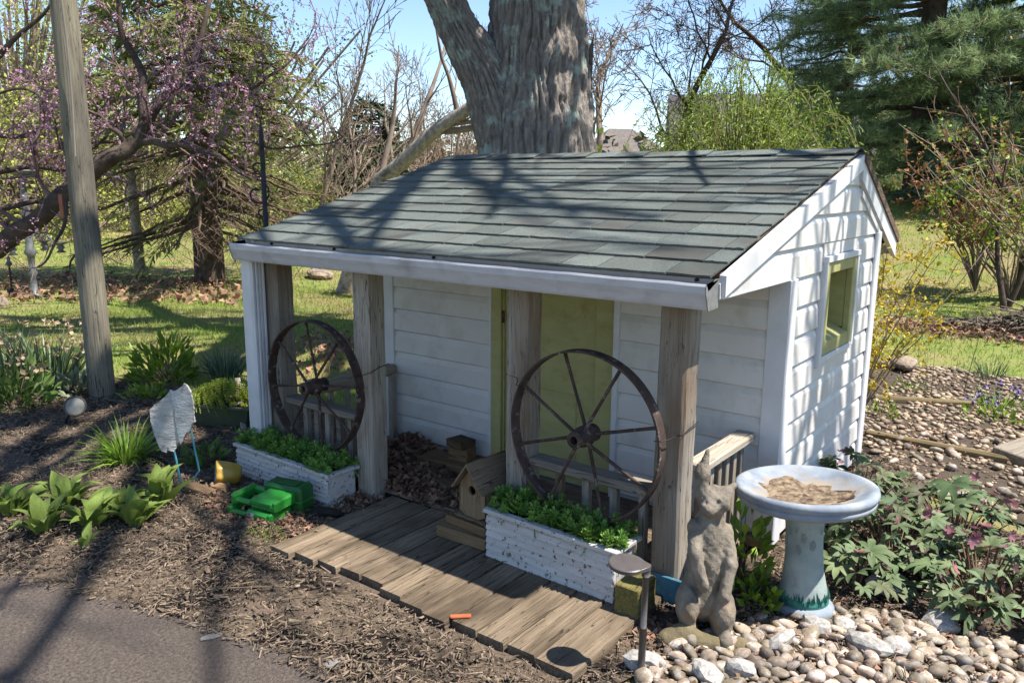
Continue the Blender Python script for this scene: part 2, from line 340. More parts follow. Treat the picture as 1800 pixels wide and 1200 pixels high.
for i in np.argsort(-size):                                   # no two pebbles in the same spot
    cx, cy = int(x[i]/.07), int(y[i]/.07); ok = True
    for p in range(cx-1, cx+2):
        for q in range(cy-1, cy+2):
            for j in cell.get((p, q), ()):
                if (x[i]-x[j])**2+(y[i]-y[j])**2 < (.36*(size[i]+size[j]))**2: ok = False
    keep[i] = ok
    if ok: cell.setdefault((cx, cy), []).append(i)
x, y, size, dist = x[keep], y[keep], size[keep], dist[keep]
order = np.argsort(dist/size); near = order[:295]; far = order[295:]
for i in near:
    o = link('pebble', PEB[random.randrange(9)], gravel, (x[i], y[i], .008+size[i]*.18), (rng.normal(0, .25), rng.normal(0, .25), rng.uniform(0, 6.3)), (size[i]*random.uniform(1, 1.35), size[i]*random.uniform(.75, 1), size[i]*random.uniform(.8, 1.1)))
bm = bmesh.new(); bmesh.ops.create_icosphere(bm, subdivisions=1, radius=.5); bv = np.array([v.co[:] for v in bm.verts]); bf = np.array([[v.index for v in f.verts] for f in bm.faces]); bm.free()
nf = len(far)*2; fx = np.r_[x[far], x[far]+rng.normal(0, .04, len(far))]; fy = np.r_[y[far], y[far]+rng.normal(0, .04, len(far))]; fs = np.r_[size[far], size[far]*.6]
a = rng.uniform(0, 6.3, nf); Vp = bv[None]*np.stack([fs*1.2, fs*.85, fs*.55], -1)[:, None]*(1+rng.normal(0, .1, (nf, len(bv), 1)))
Vp = np.stack([Vp[..., 0]*np.cos(a)[:, None]-Vp[..., 1]*np.sin(a)[:, None]+fx[:, None], Vp[..., 0]*np.sin(a)[:, None]+Vp[..., 1]*np.cos(a)[:, None]+fy[:, None], Vp[..., 2]+.008+fs[:, None]*.15], -1)
pm = link('pebble_mass', mesh_np('pebble_mass', Vp.reshape(-1, 3), (bf[None]+(np.arange(nf)*len(bv))[:, None, None]).reshape(-1, 3), M_peb2, True), gravel); pm['kind'] = 'stuff'
litter('leaf_scraps_on_gravel', np.r_[np.stack([rng.uniform(-1.25, .2, 260), rng.uniform(2.2, 3.5, 260), rng.uniform(.02, .045, 260)], -1), np.stack([rng.uniform(-1.6, .6, 900), rng.uniform(5.4, 8.3, 900), rng.uniform(.015, .04, 900)], -1)], .026, 'small dry leaf scraps caught between the pebbles', 'leaf litter')
WH = [rock_mesh('white_stone', M_white, 40+i, 2, .6, .62, False) for i in range(3)]
wl = [((1560, 1042), .13, 'large white stone lying on the gravel near the bird bath'), ((1485, 1105), .085, 'white stone at the foot of the bird bath'), ((1520, 1140), .15, 'broad white stone in front of the bird bath'), ((1660, 1108), .12, 'white stone on gravel below hellebore leaves'), ((1572, 1150), .1, 'pale stone right of the broad white stone'), ((1140, 1180), .13, 'white stone beside the path light pole'), ((1235, 1190), .11, 'grey white stone in front of the statue base'), ((1300, 1185), .1, 'pale angular stone right of the statue base'), ((1365, 1140), .12, 'flat grey white stone between statue and bird bath'), ((1440, 1112), .1, 'rounded pale stone close to bird bath base')]
for i, ((u, v), s_, lb) in enumerate(wl):
    p = G(u, v); o = link('white_stone', WH[i % 3], None, (p[0], p[1], s_*.22), (0.1*i, .07*i, i*1.3), (s_*1.2, s_*.9, s_*.9)); tag(o, lb, 'stone', 'loose white stones on gravel')
# ---------------------------------------------------------------- playhouse
M_vinyl = mat('white_vinyl', A(226, 223, 220, .8), A(214, 210, 206, .8), 3, rough=.45, spec=.4, c3=A(186, 180, 172, .86), c3scale=5, c3amt=.2, c3edge=.15, contrast=.7, bump=.05, bscale=60)
M_trim = mat('white_metal_trim', A(222, 222, 226, .84), A(205, 206, 210, .84), 6, rough=.4, spec=.4, contrast=.6)
M_gutter = mat('gutter_metal', A(205, 204, 209, .84), A(186, 184, 190, .84), 7, (1, 4, 4), rough=.38, spec=.45, contrast=.8, c3=A(150, 146, 148, .8), c3scale=4, c3amt=.2, c3edge=.15)
M_galv = mat('galvanised_cap', A(150, 152, 152, .8), A(128, 128, 126, .8), 25, rough=.5, metal=.3)
M_green = mat('olive_paint', A(184, 180, 124, .76), A(170, 165, 108, .76), 5, (1, 1, 3), rough=.6, c3=A(158, 148, 92, .76), c3scale=9, c3amt=.18, c3edge=.1, bump=.1, bscale=30)
def wood(name, c1, c2, axis, k=1.0, crack=None):
    st = [34, 34, 34]; st[axis] = 1.3; k1 = [9, 9, 9]; k1[axis] = .45; k2 = [26, 26, 26]; k2[axis] = 1.1
    return mat(name, tuple(c*k for c in c1), tuple(c*k for c in c2), 2.4, crack=(tuple(c*.5 for c in c2), ((2.0, tuple(k1), .007), (1.6, tuple(k2), .006))), stretch=tuple(st), rough=.9, bump=.7, bscale=4.0, bdist=.006, detail=8, contrast=.95,
               c3=crack, c3scale=1.6, c3amt=.34, c3edge=.1, c3stretch=tuple(1.6 if i != axis else .5 for i in range(3)), objrand=.16, spec=.15)
W1, W2, W3 = A(192, 184, 172, .74), A(134, 125, 114, .7), A(144, 120, 96, .68)
M_post = wood('weathered_post', W1, W2, 2, 1, W3)
M_railx = wood('weathered_rail_x', A(176, 166, 154, .68), A(120, 108, 96, .68), 0)
M_raily = wood('weathered_rail_y', A(200, 190, 174, .72), A(150, 138, 122, .7), 1)
M_plank = wood('deck_plank', A(174, 155, 131, .68), A(98, 84, 69, .6), 1, 1, A(92, 80, 66, .56))
M_floor = wood('porch_floor_wood', A(164, 142, 122, .68), A(102, 86, 74, .62), 0)
M_shing = mat('asphalt_shingle', A(146, 155, 149, .67), A(66, 70, 70, .56), 170, rough=.95, bump=.8, bscale=260, bdist=.006, objrand=.25, c3=A(112, 111, 106, .6), c3scale=1.3, c3amt=.35, c3edge=.12, contrast=1.2, spec=.15)
M_rim = wood('roof_edge_wood', A(150, 128, 108, .62), A(98, 84, 72, .6), 1)
M_dark = mat('roof_felt', A(44, 42, 42, .6), rough=.95)
ph = thing('playhouse', 'small white sided playhouse with covered porch and shingled roof', 'playhouse', (-2.5, 4.0, 0))
XG, YW, YR, XL = -1.20, 3.62, 5.14, -3.775           # gable plane, front wall, rear wall, left wall
EY, EZ, RY, RZ, BY, BZ = 2.775, 1.408, 4.606, 1.914, 5.556, 1.432
def roofz(y): return np.where(y < RY, EZ+(RZ-EZ)*(y-EY)/(RY-EY), RZ+(BZ-RZ)*(y-RY)/(BY-RY))
def clip(poly, a, b, c):                              # keep a*x+b*y<=c
    out = []
    for i in range(len(poly)):
        p, q = poly[i], poly[(i+1) % len(poly)]; dp, dq = a*p[0]+b*p[1]-c, a*q[0]+b*q[1]-c
        if dp <= 0: out.append(p)
        if dp*dq < 0: t = dp/(dp-dq); out.append((p[0]+t*(q[0]-p[0]), p[1]+t*(q[1]-p[1])))
    return out
def board(poly, z0, place, out=.016, top=.002, th=.004):
    """a lap board from a 2-D outline: the lower edge stands proud, a groove runs under the next lap"""
    mb = MB(); off = lambda z: float(np.interp(z-z0, [0, .007, .104, .139], [out-.009, out, out*.72, top-.006]))
    for P in (clip(poly, 0, 1, z0+.007), clip(clip(poly, 0, 1, z0+.104), 0, -1, -(z0+.007)), clip(poly, 0, -1, -(z0+.104))):
        n = len(P)
        if n < 3: continue
        V = [place(p[0], p[1], off(p[1])) for p in P]+[place(p[0], p[1], -th-.004) for p in P]
        mb.add(np.array(V), [list(range(n)), list(range(2*n-1, n-1, -1))]+[[i, n+i, n+(i+1) % n, (i+1) % n] for i in range(n)])
    return mb if mb.n else None
DZ = .139
# gable wall (right): boards, split round the window
gw = bx('gable_wall', M_vinyl, ph, XG-.16, XG-.125, YW+.06, YR-.02, .05, 1.30, 0)
sf = (RZ-EZ)/(RY-EY); sb = (BZ-RZ)/(BY-RY)
def gable_clip(P): 
    P = clip(P, -sf, 1, EZ-sf*EY-.045)                # under the front slope
    return clip(P, -sb, 1, RZ-sb*RY-.045)             # under the rear slope
WY0, WY1, WZ0, WZ1 = 4.115, 4.655, .885, 1.36
k = -9
for k in range(-9, 5):
    z0 = 1.317+k*DZ; z1 = z0+DZ+.006
    lo = YW+.01 if z0 < 1.30 else EY+.06
    spans = [(lo, YR)]
    if z1 > WZ0-.03 and z0 < WZ1+.03: spans = [(lo, WY0-.03), (WY1+.03, YR)]
    for y0, y1 in spans:
        wv = [(y0+(y1-y0)*i/6, z0+.0025*math.sin(5*k+i*1.7)) for i in range(7)]
        P = gable_clip(wv+[(y1, z1), (y0, z1)])
        b = board(P, z0, lambda y, z, o: (XG+o-.002, y, z))
        if b: b.build('siding_board', M_vinyl, gw)
z0, z1 = 1.317, 1.36
if True:                                              # strips above and below the window
    for a, b_ in ((WZ1+.03, 1.456), (.764+.0, WZ0-.03)):
        b = board([(WY0-.03, a), (WY1+.03, a), (WY1+.03, b_), (WY0-.03, b_)], a if a > 1 else .764, lambda y, z, o: (XG+o-.004, y, z))
        b.build('siding_board', M_vinyl, gw)
MB().add([(XG-.125, EY+.06, 1.326), (XG-.125, YW+.1, 1.326), (XG-.125, RY, RZ-.06), (XG-.14, EY+.06, 1.326), (XG-.14, YW+.1, 1.326), (XG-.14, RY, RZ-.06), (XG-.125, YR, 1.326), (XG-.14, YR, 1.326), (XG-.125, YR+.3, 1.5), (XG-.14, YR+.3, 1.5)],
         [[0, 1, 6, 8, 2], [3, 5, 9, 7, 4], [0, 3, 4, 1]]).build('gable_backing', M_vinyl, ph)
bx('soffit_edge', M_trim, ph, XG-.055, XG+.016, EY+.085, YW+.02, 1.318, 1.330, .003)
# front wall: boards either side of the door
fw_ = bx('front_wall', M_vinyl, ph, XL+.02, XG-.08, YW+.012, YW+.07, .08, 1.5, 0)
DX0, DX1 = -2.885, -2.055
for x0, x1 in ((XL+.08, DX0), (DX1, XG-.03)):
    for k in range(-7, 3):
        z0 = 1.081+k*DZ; P = [(x0+(x1-x0)*i/5, z0+.0015*math.sin(7*k+i*2.1)) for i in range(6)]+[(x1, z0+DZ+.006), (x0, z0+DZ+.006)]
        board(P, z0, lambda x, z, o: (x, YW-o+.002, z), .014).build('siding_board', M_vinyl, fw_)
for nm, xx, sg in (('left_wall', XL, -1),):
    lw = bx(nm, M_vinyl, ph, XL+.0, XL+.05, YW+.06, YR-.02, .06, 1.5, 0)
    for k in range(-9, 2):
        z0 = 1.317+k*DZ; board([(YW, z0), (YR, z0), (YR, z0+DZ+.006), (YW, z0+DZ+.006)], z0, lambda y, z, o: (XL-o, y, z)).build('siding_board', M_vinyl, lw)
bw = bx('rear_wall', M_vinyl, ph, XL, XG-.02, YR-.05, YR-.012, .06, 1.55, 0)
for k in range(-9, 2):
    z0 = 1.317+k*DZ; board([(XL, z0), (XG, z0), (XG, z0+DZ+.006), (XL, z0+DZ+.006)], z0, lambda x, z, o: (x, YR+o-.01, z)).build('siding_board', M_vinyl, bw)
# corner trims
MB().box(XG-.078, XG+.024, YW-.014, YW+.0, .05, 1.322, .004).box(XG+.004, XG+.024, YW-.012, YW+.085, .05, 1.322, .006).build('corner_trim', M_trim, ph)
MB().box(XG+.004, XG+.026, YR-.075, YR+.02, .05, 1.47, .006).box(XG-.06, XG+.02, YR+.0, YR+.024, .05, 1.46, .004).build('corner_trim', M_trim, ph)
MB().box(XL-.024, XL+.085, YW-.018, YW+.0, .06, 1.45, .004).box(XL-.026, XL-.006, YW-.012, YW+.08, .06, 1.45, .004).build('corner_trim', M_trim, ph)
bx('base_board', M_floor, ph, XL-.03, XG+.0, YW-.03, YW+.03, .03, .085, .004)
# door
df = bx('door', M_green, ph, DX0+.085, DX1-.02, YW+.005, YW+.04, .09, 1.5, .003)
MB().box(DX0+.1, DX1-.25, YW+.0, YW+.005, .12, .60, .002).build('door_panel', M_green, df)
bx('door_stile', M_green, df, DX1-.135, DX1-.022, YW-.006, YW+.005, .09, 1.5, .003)
bx('door_frame', M_green, ph, DX0+.004, DX0+.075, YW-.03, YW+.03, .08, 1.5, .004)
bx('door_frame', M_green, ph, DX0+.078, DX0+.086, YW-.01, YW+.03, .08, 1.5, .001)
bx('door_trim', M_trim, ph, DX1-.019, DX1+.012, YW-.024, YW+.02, .08, 1.5, .003)
bx('door_trim', M_trim, ph, DX0-.018, DX0+.002, YW-.024, YW+.02, .08, 1.5, .003)
MB().tube([(DX0+.082, YW-.012, .95), (DX0+.082, YW-.012, 1.02)], .009, 8).build('door_hinge', mat('rusty_iron', A(84, 62, 52, .6), A(62, 50, 45, .6), 20, rough=.85, bump=.3, c3=A(120, 108, 100, .6), c3scale=14, c3amt=.3), ph)
# window in the gable: white channel, olive casing, deep olive reveal
wf = MB().box(XG+.0, XG+.034, WY0-.034, WY0-.002, WZ0-.05, WZ1+.03, .003).box(XG+.0, XG+.032, WY1+.002, WY1+.03, WZ0-.02, WZ1+.028, .003)
wf.box(XG-.002, XG+.036, WY0-.037, WY1+.033, WZ1+.002, WZ1+.033, .003).box(XG-.003, XG+.029, WY0-.03, WY1+.027, WZ0-.034, WZ0-.002, .003)
win = wf.build('window', M_trim, ph)
IY0, IY1, IZ0, IZ1 = WY0+.072, WY1-.062, WZ0+.12, WZ1-.058
c = MB().box(XG-.01, XG+.026, WY0, IY0, WZ0, WZ1, .004).box(XG-.01, XG+.026, IY1, WY1, WZ0, WZ1, .004)
c.box(XG-.01, XG+.024, IY0-.001, IY1+.001, IZ1, WZ1, .004).box(XG-.01, XG+.024, IY0-.001, IY1+.001, WZ0, IZ0-.05, .004); c.build('casing', M_green, win)
MB().add([(XG+.024, IY0, IZ0-.052), (XG+.024, IY1, IZ0-.052), (XG-.10, IY1, IZ0), (XG-.10, IY0, IZ0), (XG+.02, IY0, IZ0-.075), (XG+.02, IY1, IZ0-.075), (XG-.10, IY1, IZ0-.03), (XG-.10, IY0, IZ0-.03)], [[0, 1, 2, 3], [7, 6, 5, 4], [0, 4, 5, 1], [1, 5, 6, 2], [2, 6, 7, 3], [3, 7, 4, 0]]).build('sill', M_green, win)
MB().box(XG-.115, XG-.10, IY0-.02, IY1+.02, IZ0-.03, IZ1+.02, 0).box(XG-.10, XG-.01, IY0-.016, IY0-.001, IZ0-.03, IZ1+.02, 0).box(XG-.10, XG-.01, IY1+.001, IY1+.016, IZ0-.03, IZ1+.02, 0).box(XG-.10, XG-.01, IY0, IY1, IZ1+.001, IZ1+.016, 0).build('shutter', M_green, win)
bx('muntin', M_green, win, XG-.10, XG-.075, IY0+.255, IY0+.275, IZ0, IZ1, .003)
# roof: deck, shingles, ridge, rakes
X0, X1 = -4.085, -1.193
slope = math.atan2(RZ-EZ, RY-EY); SL = math.hypot(RY-EY, RZ-EZ); bslope = math.atan2(BZ-RZ, BY-RY); BL = math.hypot(BY-RY, BZ-RZ)
rd = MB().extrude([(EY+.092, EZ+.012), (RY, RZ-.014), (BY-.01, BZ-.012), (BY-.01, BZ-.045), (RY, RZ-.045), (EY+.092, EZ-.018)], 0, X0+.01, X1-.012)
roof = rd.build('roof', M_rim, ph)
def shingle_mesh(nm, w_, d_, seed):
    r_ = random.Random(seed); n = 7; xs = [w_*i/(n-1) for i in range(n)]
    bot = [r_.uniform(-.004, .004) for _ in xs]; V = []
    for zt, zb in ((.0095, .0035),):
        for x_, b_ in zip(xs, bot): V += [(x_, b_, zt+r_.uniform(-.0008, .0008)), (x_, d_, zb), (x_, b_, 0), (x_, d_, 0)]
    F = []
    for i in range(n-1):
        a, b_ = i*4, i*4+4; F += [[a, b_, b_+1, a+1], [a+2, a+3, b_+3, b_+2], [a, a+2, b_+2, b_]]
    F += [[0, 1, 3, 2], [(n-1)*4, (n-1)*4+2, (n-1)*4+3, (n-1)*4+1]]
    me = MB().add(np.array(V), F).mesh(nm, M_shing); return me
WID = (.175, .215, .255, .30)
SHM = [[shingle_mesh('shingle', w_-.004, .175, i*9+j) for j in range(3)] for i, w_ in enumerate(WID)]
org = ORG[ph.name]
EXP = SL/12.35
for row in range(12):
    s0 = row*EXP-.012; x = X0-random.uniform(0, .12); first = True
    while x < X1-.01:
        i = random.choice((0, 1, 2, 3, 3)); w_ = WID[i]; sx = 1.0; xs = x
        if x < X0: sx = max(.25, (x+w_-X0)/w_); xs = X0
        if xs+w_*sx > X1: sx = max(.12, (X1-xs)/w_)
        if X1-(xs+w_*sx) < .07: sx = (X1-xs)/w_
        y_ = EY+s0*math.cos(slope); z_ = EZ+s0*math.sin(slope)+.0015
        link('shingle', random.choice(SHM[i]), roof, np.array([xs, y_, z_])-org, (slope-.028, random.gauss(0, .002), random.gauss(0, .0025)), (sx, 1, 1))
        x = xs+w_*sx+.0005
for row in range(6):                                          # rear slope
    s0 = BL-row*(BL/6.2)+.012; x = X0
    while x < X1-.02:
        i = random.choice((2, 3, 3)); w_ = WID[i]; sx = min(1, (X1-x)/w_)
        link('shingle', random.choice(SHM[i]), roof, np.array([x+w_*sx, RY+s0*math.cos(bslope), RZ+s0*math.sin(bslope)+.002])-org, (-bslope-.028, 0, math.pi), (sx, 1, 1)); x += w_*sx+.0005
x = X0-.004; i = 0
while x < X1-.03:                                             # ridge caps folded over the top
    w_ = min(.235, X1+.006-x); zt = .006+.004*(i % 2); V = []
    for xx, up_ in ((x, 0), (x+w_, .007)):
        for th in (.0, .006): V += [(xx, RY-.12, RZ-.12*math.tan(slope)+zt+up_+th), (xx, RY-.02, RZ-.003+zt+up_+th), (xx, RY+.02, RZ-.003+zt+up_+th), (xx, RY+.12, RZ+.12*math.tan(bslope)+zt+up_+th)]
    F = [[4, 5, 13, 12], [5, 6, 14, 13], [6, 7, 15, 14], [0, 8, 9, 1], [1, 9, 10, 2], [2, 10, 11, 3], [0, 4, 12, 8], [7, 3, 11, 15], [0, 1, 5, 4], [1, 2, 6, 5], [2, 3, 7, 6], [8, 12, 13, 9], [9, 13, 14, 10], [10, 14, 15, 11]]
    MB().add(np.array(V), F).build('ridge_shingle', M_shing, roof); x += .205; i += 1
def rake(name, m, y0, y1, d0, d1, x0, x1, off=0.0):
    """a board along the gable edge of the roof between two offsets under the roof line"""
    P = [(y0, float(roofz(y0))-d0), (y1, float(roofz(y1))-d0), (y1, float(roofz(y1))-d1), (y0, float(roofz(y0))-d1)]
    return MB().extrude(P, 0, x0, x1).build(name, m, ph)
rake('rake_board', M_trim, EY+.072, RY-.0005, .018, .098, XG+.003, XG+.03)
rake('rake_board', M_trim, RY+.0005, BY-.03, .040, .150, XG+.003, XG+.03)
rake('rake_strip', M_rim, RY+.003, BY-.01, .004, .052, XG-.03, XG+.040)
rake('rake_channel', M_trim, RY+.06, YR+.0, .175, .205, XG+.0, XG+.022)
rake('rake_board', M_trim, EY+.06, RY-.001, .02, .10, X0+.03, X0+.05)
rake('rake_board', M_trim, RY+.001, BY-.03, .02, .10, X0+.03, X0+.05)
bx('rear_fascia', M_trim, ph, X0+.02, XG, BY-.05, BY-.03, BZ-.12, BZ-.03, .003)
bx('fascia', mat('fascia_metal', A(172, 166, 166, .75), A(150, 144, 144, .75), 5, rough=.5), ph, X0+.015, XG-.004, EY+.065, EY+.09, 1.285, 1.394, .003)
for nx in (-3.86, -3.33, -2.62, -1.28): MB().tube([(nx, EY+.05, 1.388), (nx, EY+.066, 1.388)], .007, 8).build('fascia_nail', MATS['rusty_iron'], ph)
bx('porch_beam', M_railx, ph, X0+.06, XG-.09, 2.905, 3.03, 1.262, 1.36, .006)
# gutter
GP = [(EY+.063, 1.395), (EY+.063, 1.292), (EY-.018, 1.288), (EY-.024, 1.297), (EY-.034, 1.325), (EY-.046, 1.352), (EY-.048, 1.378), (EY-.044, 1.386), (EY-.036, 1.386), (EY-.034, 1.380)]
t_ = .0025; inner = [(p[0]-t_ if i == 0 else p[0]+(t_ if p[0] < EY else -t_), p[1]+(t_ if 0 < i < 4 else 0)) for i, p in enumerate(GP)]
gx = np.linspace(X0-.03, XG+.002, 40); prof = np.array(GP+inner[::-1]); V = []; npf = len(prof)
for x_ in gx:
    dent = .0010*math.sin(x_*17)+.0008*math.sin(x_*41+1); lipm = np.array([0]*6+[1]*4+[1]*4+[0]*6)
    p = np.zeros((npf, 3)); p[:, 0] = x_; p[:, 1] = prof[:, 0]+dent*lipm; p[:, 2] = prof[:, 1]+dent*.8*lipm+.006*(x_-XG)/(-2.9)*0; V.append(p)
F = [[i*npf+j, i*npf+(j+1) % npf, (i+1)*npf+(j+1) % npf, (i+1)*npf+j] for i in range(len(gx)-1) for j in range(npf)]
F += [list(range(npf))[::-1], [(len(gx)-1)*npf+j for j in range(npf)]]
gut = MB().add(np.concatenate(V), F).build('gutter', M_gutter, ph)
for xx, nm in ((XG+.0025, 'gutter_end_cap'), (X0-.0345, 'gutter_end_cap')):
    pr = [(EY+.066, 1.398)]+[(p[0]+(.002 if i < 2 else -.002), p[1]-.002) for i, p in enumerate(GP[1:8], 1)]+[(EY-.03, 1.36), (EY+.03, 1.398)]
    MB().extrude(pr, 0, xx, xx+.004).build(nm, M_galv, gut)
# posts
def post(x0, x1, y0, y1, z0, z1, m, seed, tw=.0):
    r_ = random.Random(seed); n = 14; V = []; c = .012
    for i in range(n):
        t = i/(n-1); z = z0+(z1-z0)*t; jx, jy = r_.gauss(0, .0012), r_.gauss(0, .0012); a, b_, c0, d = x0+jx, x1+jx+r_.gauss(0, .001), y0+jy, y1+jy
        V += [(a+c, c0, z), (b_-c, c0, z), (b_, c0+c, z), (b_, d-c, z), (b_-c, d, z), (a+c, d, z), (a, d-c, z), (a, c0+c, z)]
    F = [[i*8+j, i*8+(j+1) % 8, i*8+8+(j+1) % 8, i*8+8+j] for i in range(n-1) for j in range(8)]+[list(range(8))[::-1], [(n-1)*8+j for j in range(8)]]
    return MB().add(np.array(V), F)
for i, (a, b_) in enumerate(((-4.065, -3.935), (-3.288, -3.160), (-2.241, -2.120), (-1.463, -1.336))):
    o = post(a, b_, 2.902, 3.03, -.03, 1.30, M_post, i).build('porch_post', M_post, ph); o['label'] = ['leftmost porch post behind the white corner casing', 'porch post right of the left wagon wheel', 'porch post left of the right wagon wheel', 'rightmost porch post behind the animal statue'][i]
# white metal casing with ribs at the left end
dp = MB().box(-4.128, -4.03, 2.80, 2.895, .0, 1.29, .008)
for i in range(4): dp.box(-4.032, -4.022+.004*(i % 2), 2.806+i*.022, 2.822+i*.022, .0, 1.29, .003)
dp.build('corner_casing', M_trim, ph)
# railings
ra = bx('porch_rail', M_railx, ph, -3.97, -3.26, 2.925, 3.035, .425, .462, .008)
for i in range(6):
    x_ = -3.82+i*.098; bx('baluster', M_railx if i % 2 else M_post, ra, x_, x_+.036, 2.965, 3.0, .05, .425, .003)
rb = bx('porch_rail', M_railx, ph, -2.125, -1.46, 2.925, 3.03, .435, .475, .008)
for i in range(4):
    x_ = -1.99+i*.145; bx('baluster', M_post, rb, x_, x_+.036, 2.96, 2.995, .05, .435, .003)
zz = np.linspace(2.98, 3.60, 9); lg = MB().tube(np.stack([-3.70+0*zz+.004*np.sin(zz*9), zz, .545+.004*np.cos(zz*7)], -1), np.r_[.03, np.full(7, .041), .034], 12).build('side_rail', M_raily, ph, True)
for i in range(4): MB().tube([(-3.70, 3.08+i*.13, .05), (-3.70, 3.08+i*.13, .53)], .018, 8).build('baluster', M_post, lg)
bx('baluster', M_post, lg, -3.715, -3.675, 3.565, 3.60, .05, .52, .004)
rc = bx('side_rail', M_raily, ph, -1.385, -1.29, 3.03, 3.605, .555, .595, .008)
for i in range(6): bx('baluster', M_post, rc, -1.355, -1.32, 3.085+i*.085, 3.12+i*.085, .03, .556, .003)
# porch floor boards run along the wall
pf = bx('porch_floor', M_dark, ph, -4.0, XG-.1, 2.99, YW+.02, -.02, .03, 0)
yy = 2.985
for i in range(5):
    xa = -4.0; w_ = .122
    for xb in sorted([random.uniform(-3.2, -2.0), XG-.1]):
        MB().box(xa, xb-.004, yy, yy+w_-.006, .03, .055+random.uniform(0, .008), .005, .0008).build('floor_board', M_floor, pf); xa = xb
    yy += w_+.002
# boardwalk in front, boards across
bwk = bpy.data.objects.new('boardwalk', None); COL.objects.link(bwk); bwk.location = (-2.2, 2.55, 0); ORG['boardwalk'] = np.array((-2.2, 2.55, 0)); tag(bwk, 'weathered plank boardwalk laid on mulch in front of porch', 'boardwalk')
x = -3.075; i = 0
while x < -1.40:
    w_ = random.choice((.138, .142, .135, .145)); xe = min(x+w_, -1.375); xe = -1.375 if -1.375-xe < .09 else xe
    y0 = 2.20+random.gauss(0, .018)-(0.03 if i == 0 else 0); y1 = 2.965+random.gauss(0, .006)
    mb = MB(); n = 9; V = []
    for k in range(n):
        t = k/(n-1); yv = y0+(y1-y0)*t; wob = random.gauss(0, .0012)
        V += [(x+.005+wob, yv, .0), (x+.005+wob, yv, .030+random.gauss(0, .001)), (x+.008, yv, .040+random.gauss(0, .001)), (xe-.009, yv, .040+random.gauss(0, .001)), (xe-.006+wob, yv, .030), (xe-.006+wob, yv, .0)]
    F = [[k*6+j, k*6+(j+1) % 6, k*6+6+(j+1) % 6, k*6+6+j] for k in range(n-1) for j in range(6)]+[list(range(6))[::-1], [(n-1)*6+j for j in range(6)]]
    mb.add(np.array(V), F).build('plank', M_plank, bwk); x = xe; i += 1
# ---------------------------------------------------------------- wagon wheels
M_iron = mat('rusted_wheel_iron', A(104, 84, 76, .62), A(70, 58, 54, .6), 14, rough=.8, bump=.4, bscale=60, bdist=.003, c3=A(150, 142, 134, .65), c3scale=26, c3amt=.24, c3edge=.05, metal=.15)
M_wire = mat('black_wire', A(40, 38, 38, .7), rough=.6)
def wheel(cx, cy, cz, rad, label, a0, posts, tilt):
    t = thing('wagon_wheel', label, 'wheel', (cx, cy, cz-rad), 'iron wagon wheels wired to porch posts', (0, 0, tilt))
    n = 72; V = []; hw = .028
    for i in range(n):
        a = 2*math.pi*i/n; c, s_ = math.cos(a), math.sin(a); r0 = rad*(1+.004*math.sin(3*a))
        for r_, y_ in ((r0, -hw), (r0, hw), (r0-.009, hw), (r0-.009, -hw)): V.append((r_*c, y_, rad+r_*s_))
    F = [[i*4+j, i*4+(j+1) % 4, ((i+1) % n)*4+(j+1) % 4, ((i+1) % n)*4+j] for i in range(n) for j in range(4)]
    me = MB().add(np.array(V), F)
    rim = link('rim', me.mesh('rim', M_iron), t)
    hb = MB().lathe([(.018, -.078), (.034, -.08), (.037, -.07), (.033, -.055), (.038, -.03), (.046, -.02), (.046, .02), (.04, .035), (.036, .06), (.04, .075), (.034, .082), (.018, .08), (.018, .03), (.018, -.05), (.018, -.078)], 20)
    vv = hb.v[0]; hb.v[0] = np.stack([vv[:, 0], vv[:, 2], vv[:, 1]+rad], -1)
    link('hub', hb.mesh('hub', M_iron, smooth=True), t)
    for i in range(8):
        a = a0+2*math.pi*i/8; y_ = -.028 if i % 2 else .028; c, s_ = math.cos(a), math.sin(a)
        q = np.linspace(.035, rad-.006, 5); P = np.stack([q*c, y_*(1-q/rad), rad+q*s_], -1)
        link('spoke', MB().tube(P, [.0085, .008, .0075, .0075, .009], 7).mesh('spoke', M_iron, smooth=True), t)
    for (ang, dx, dy) in posts:                               # wire ties round rim and post
        c, s_ = math.cos(ang)*rad, math.sin(ang)*rad; sg = 1 if c > 0 else -1
        P = [(c-.02*sg, -.034, rad+s_-.004), (c+.012*sg, -.034, rad+s_), (c+.03*sg, .0, rad+s_+.004), (c+dx*.55, dy-.004, rad+s_+.006), (c+dx, dy-.004, rad+s_+.012), (c+dx+.004*sg, dy+.05, rad+s_+.03), (c+dx+.004*sg, dy+.13, rad+s_+.04)]
        link('wire_tie', MB().tube(P, .0022, 5).mesh('wire_tie', M_wire), t)
    return t
wheel(-3.555, 2.845, .605, .378, 'rusty iron wagon wheel standing between the two left porch posts', R(98), [(R(158), -.03, .055), (R(18), .045, .055)], R(1))
wheel(-1.765, 2.84, .675, .378, 'rusty iron wagon wheel standing between the two right porch posts', R(107), [(R(152), -.14, .06), (R(10), .06, .06)], R(-1))
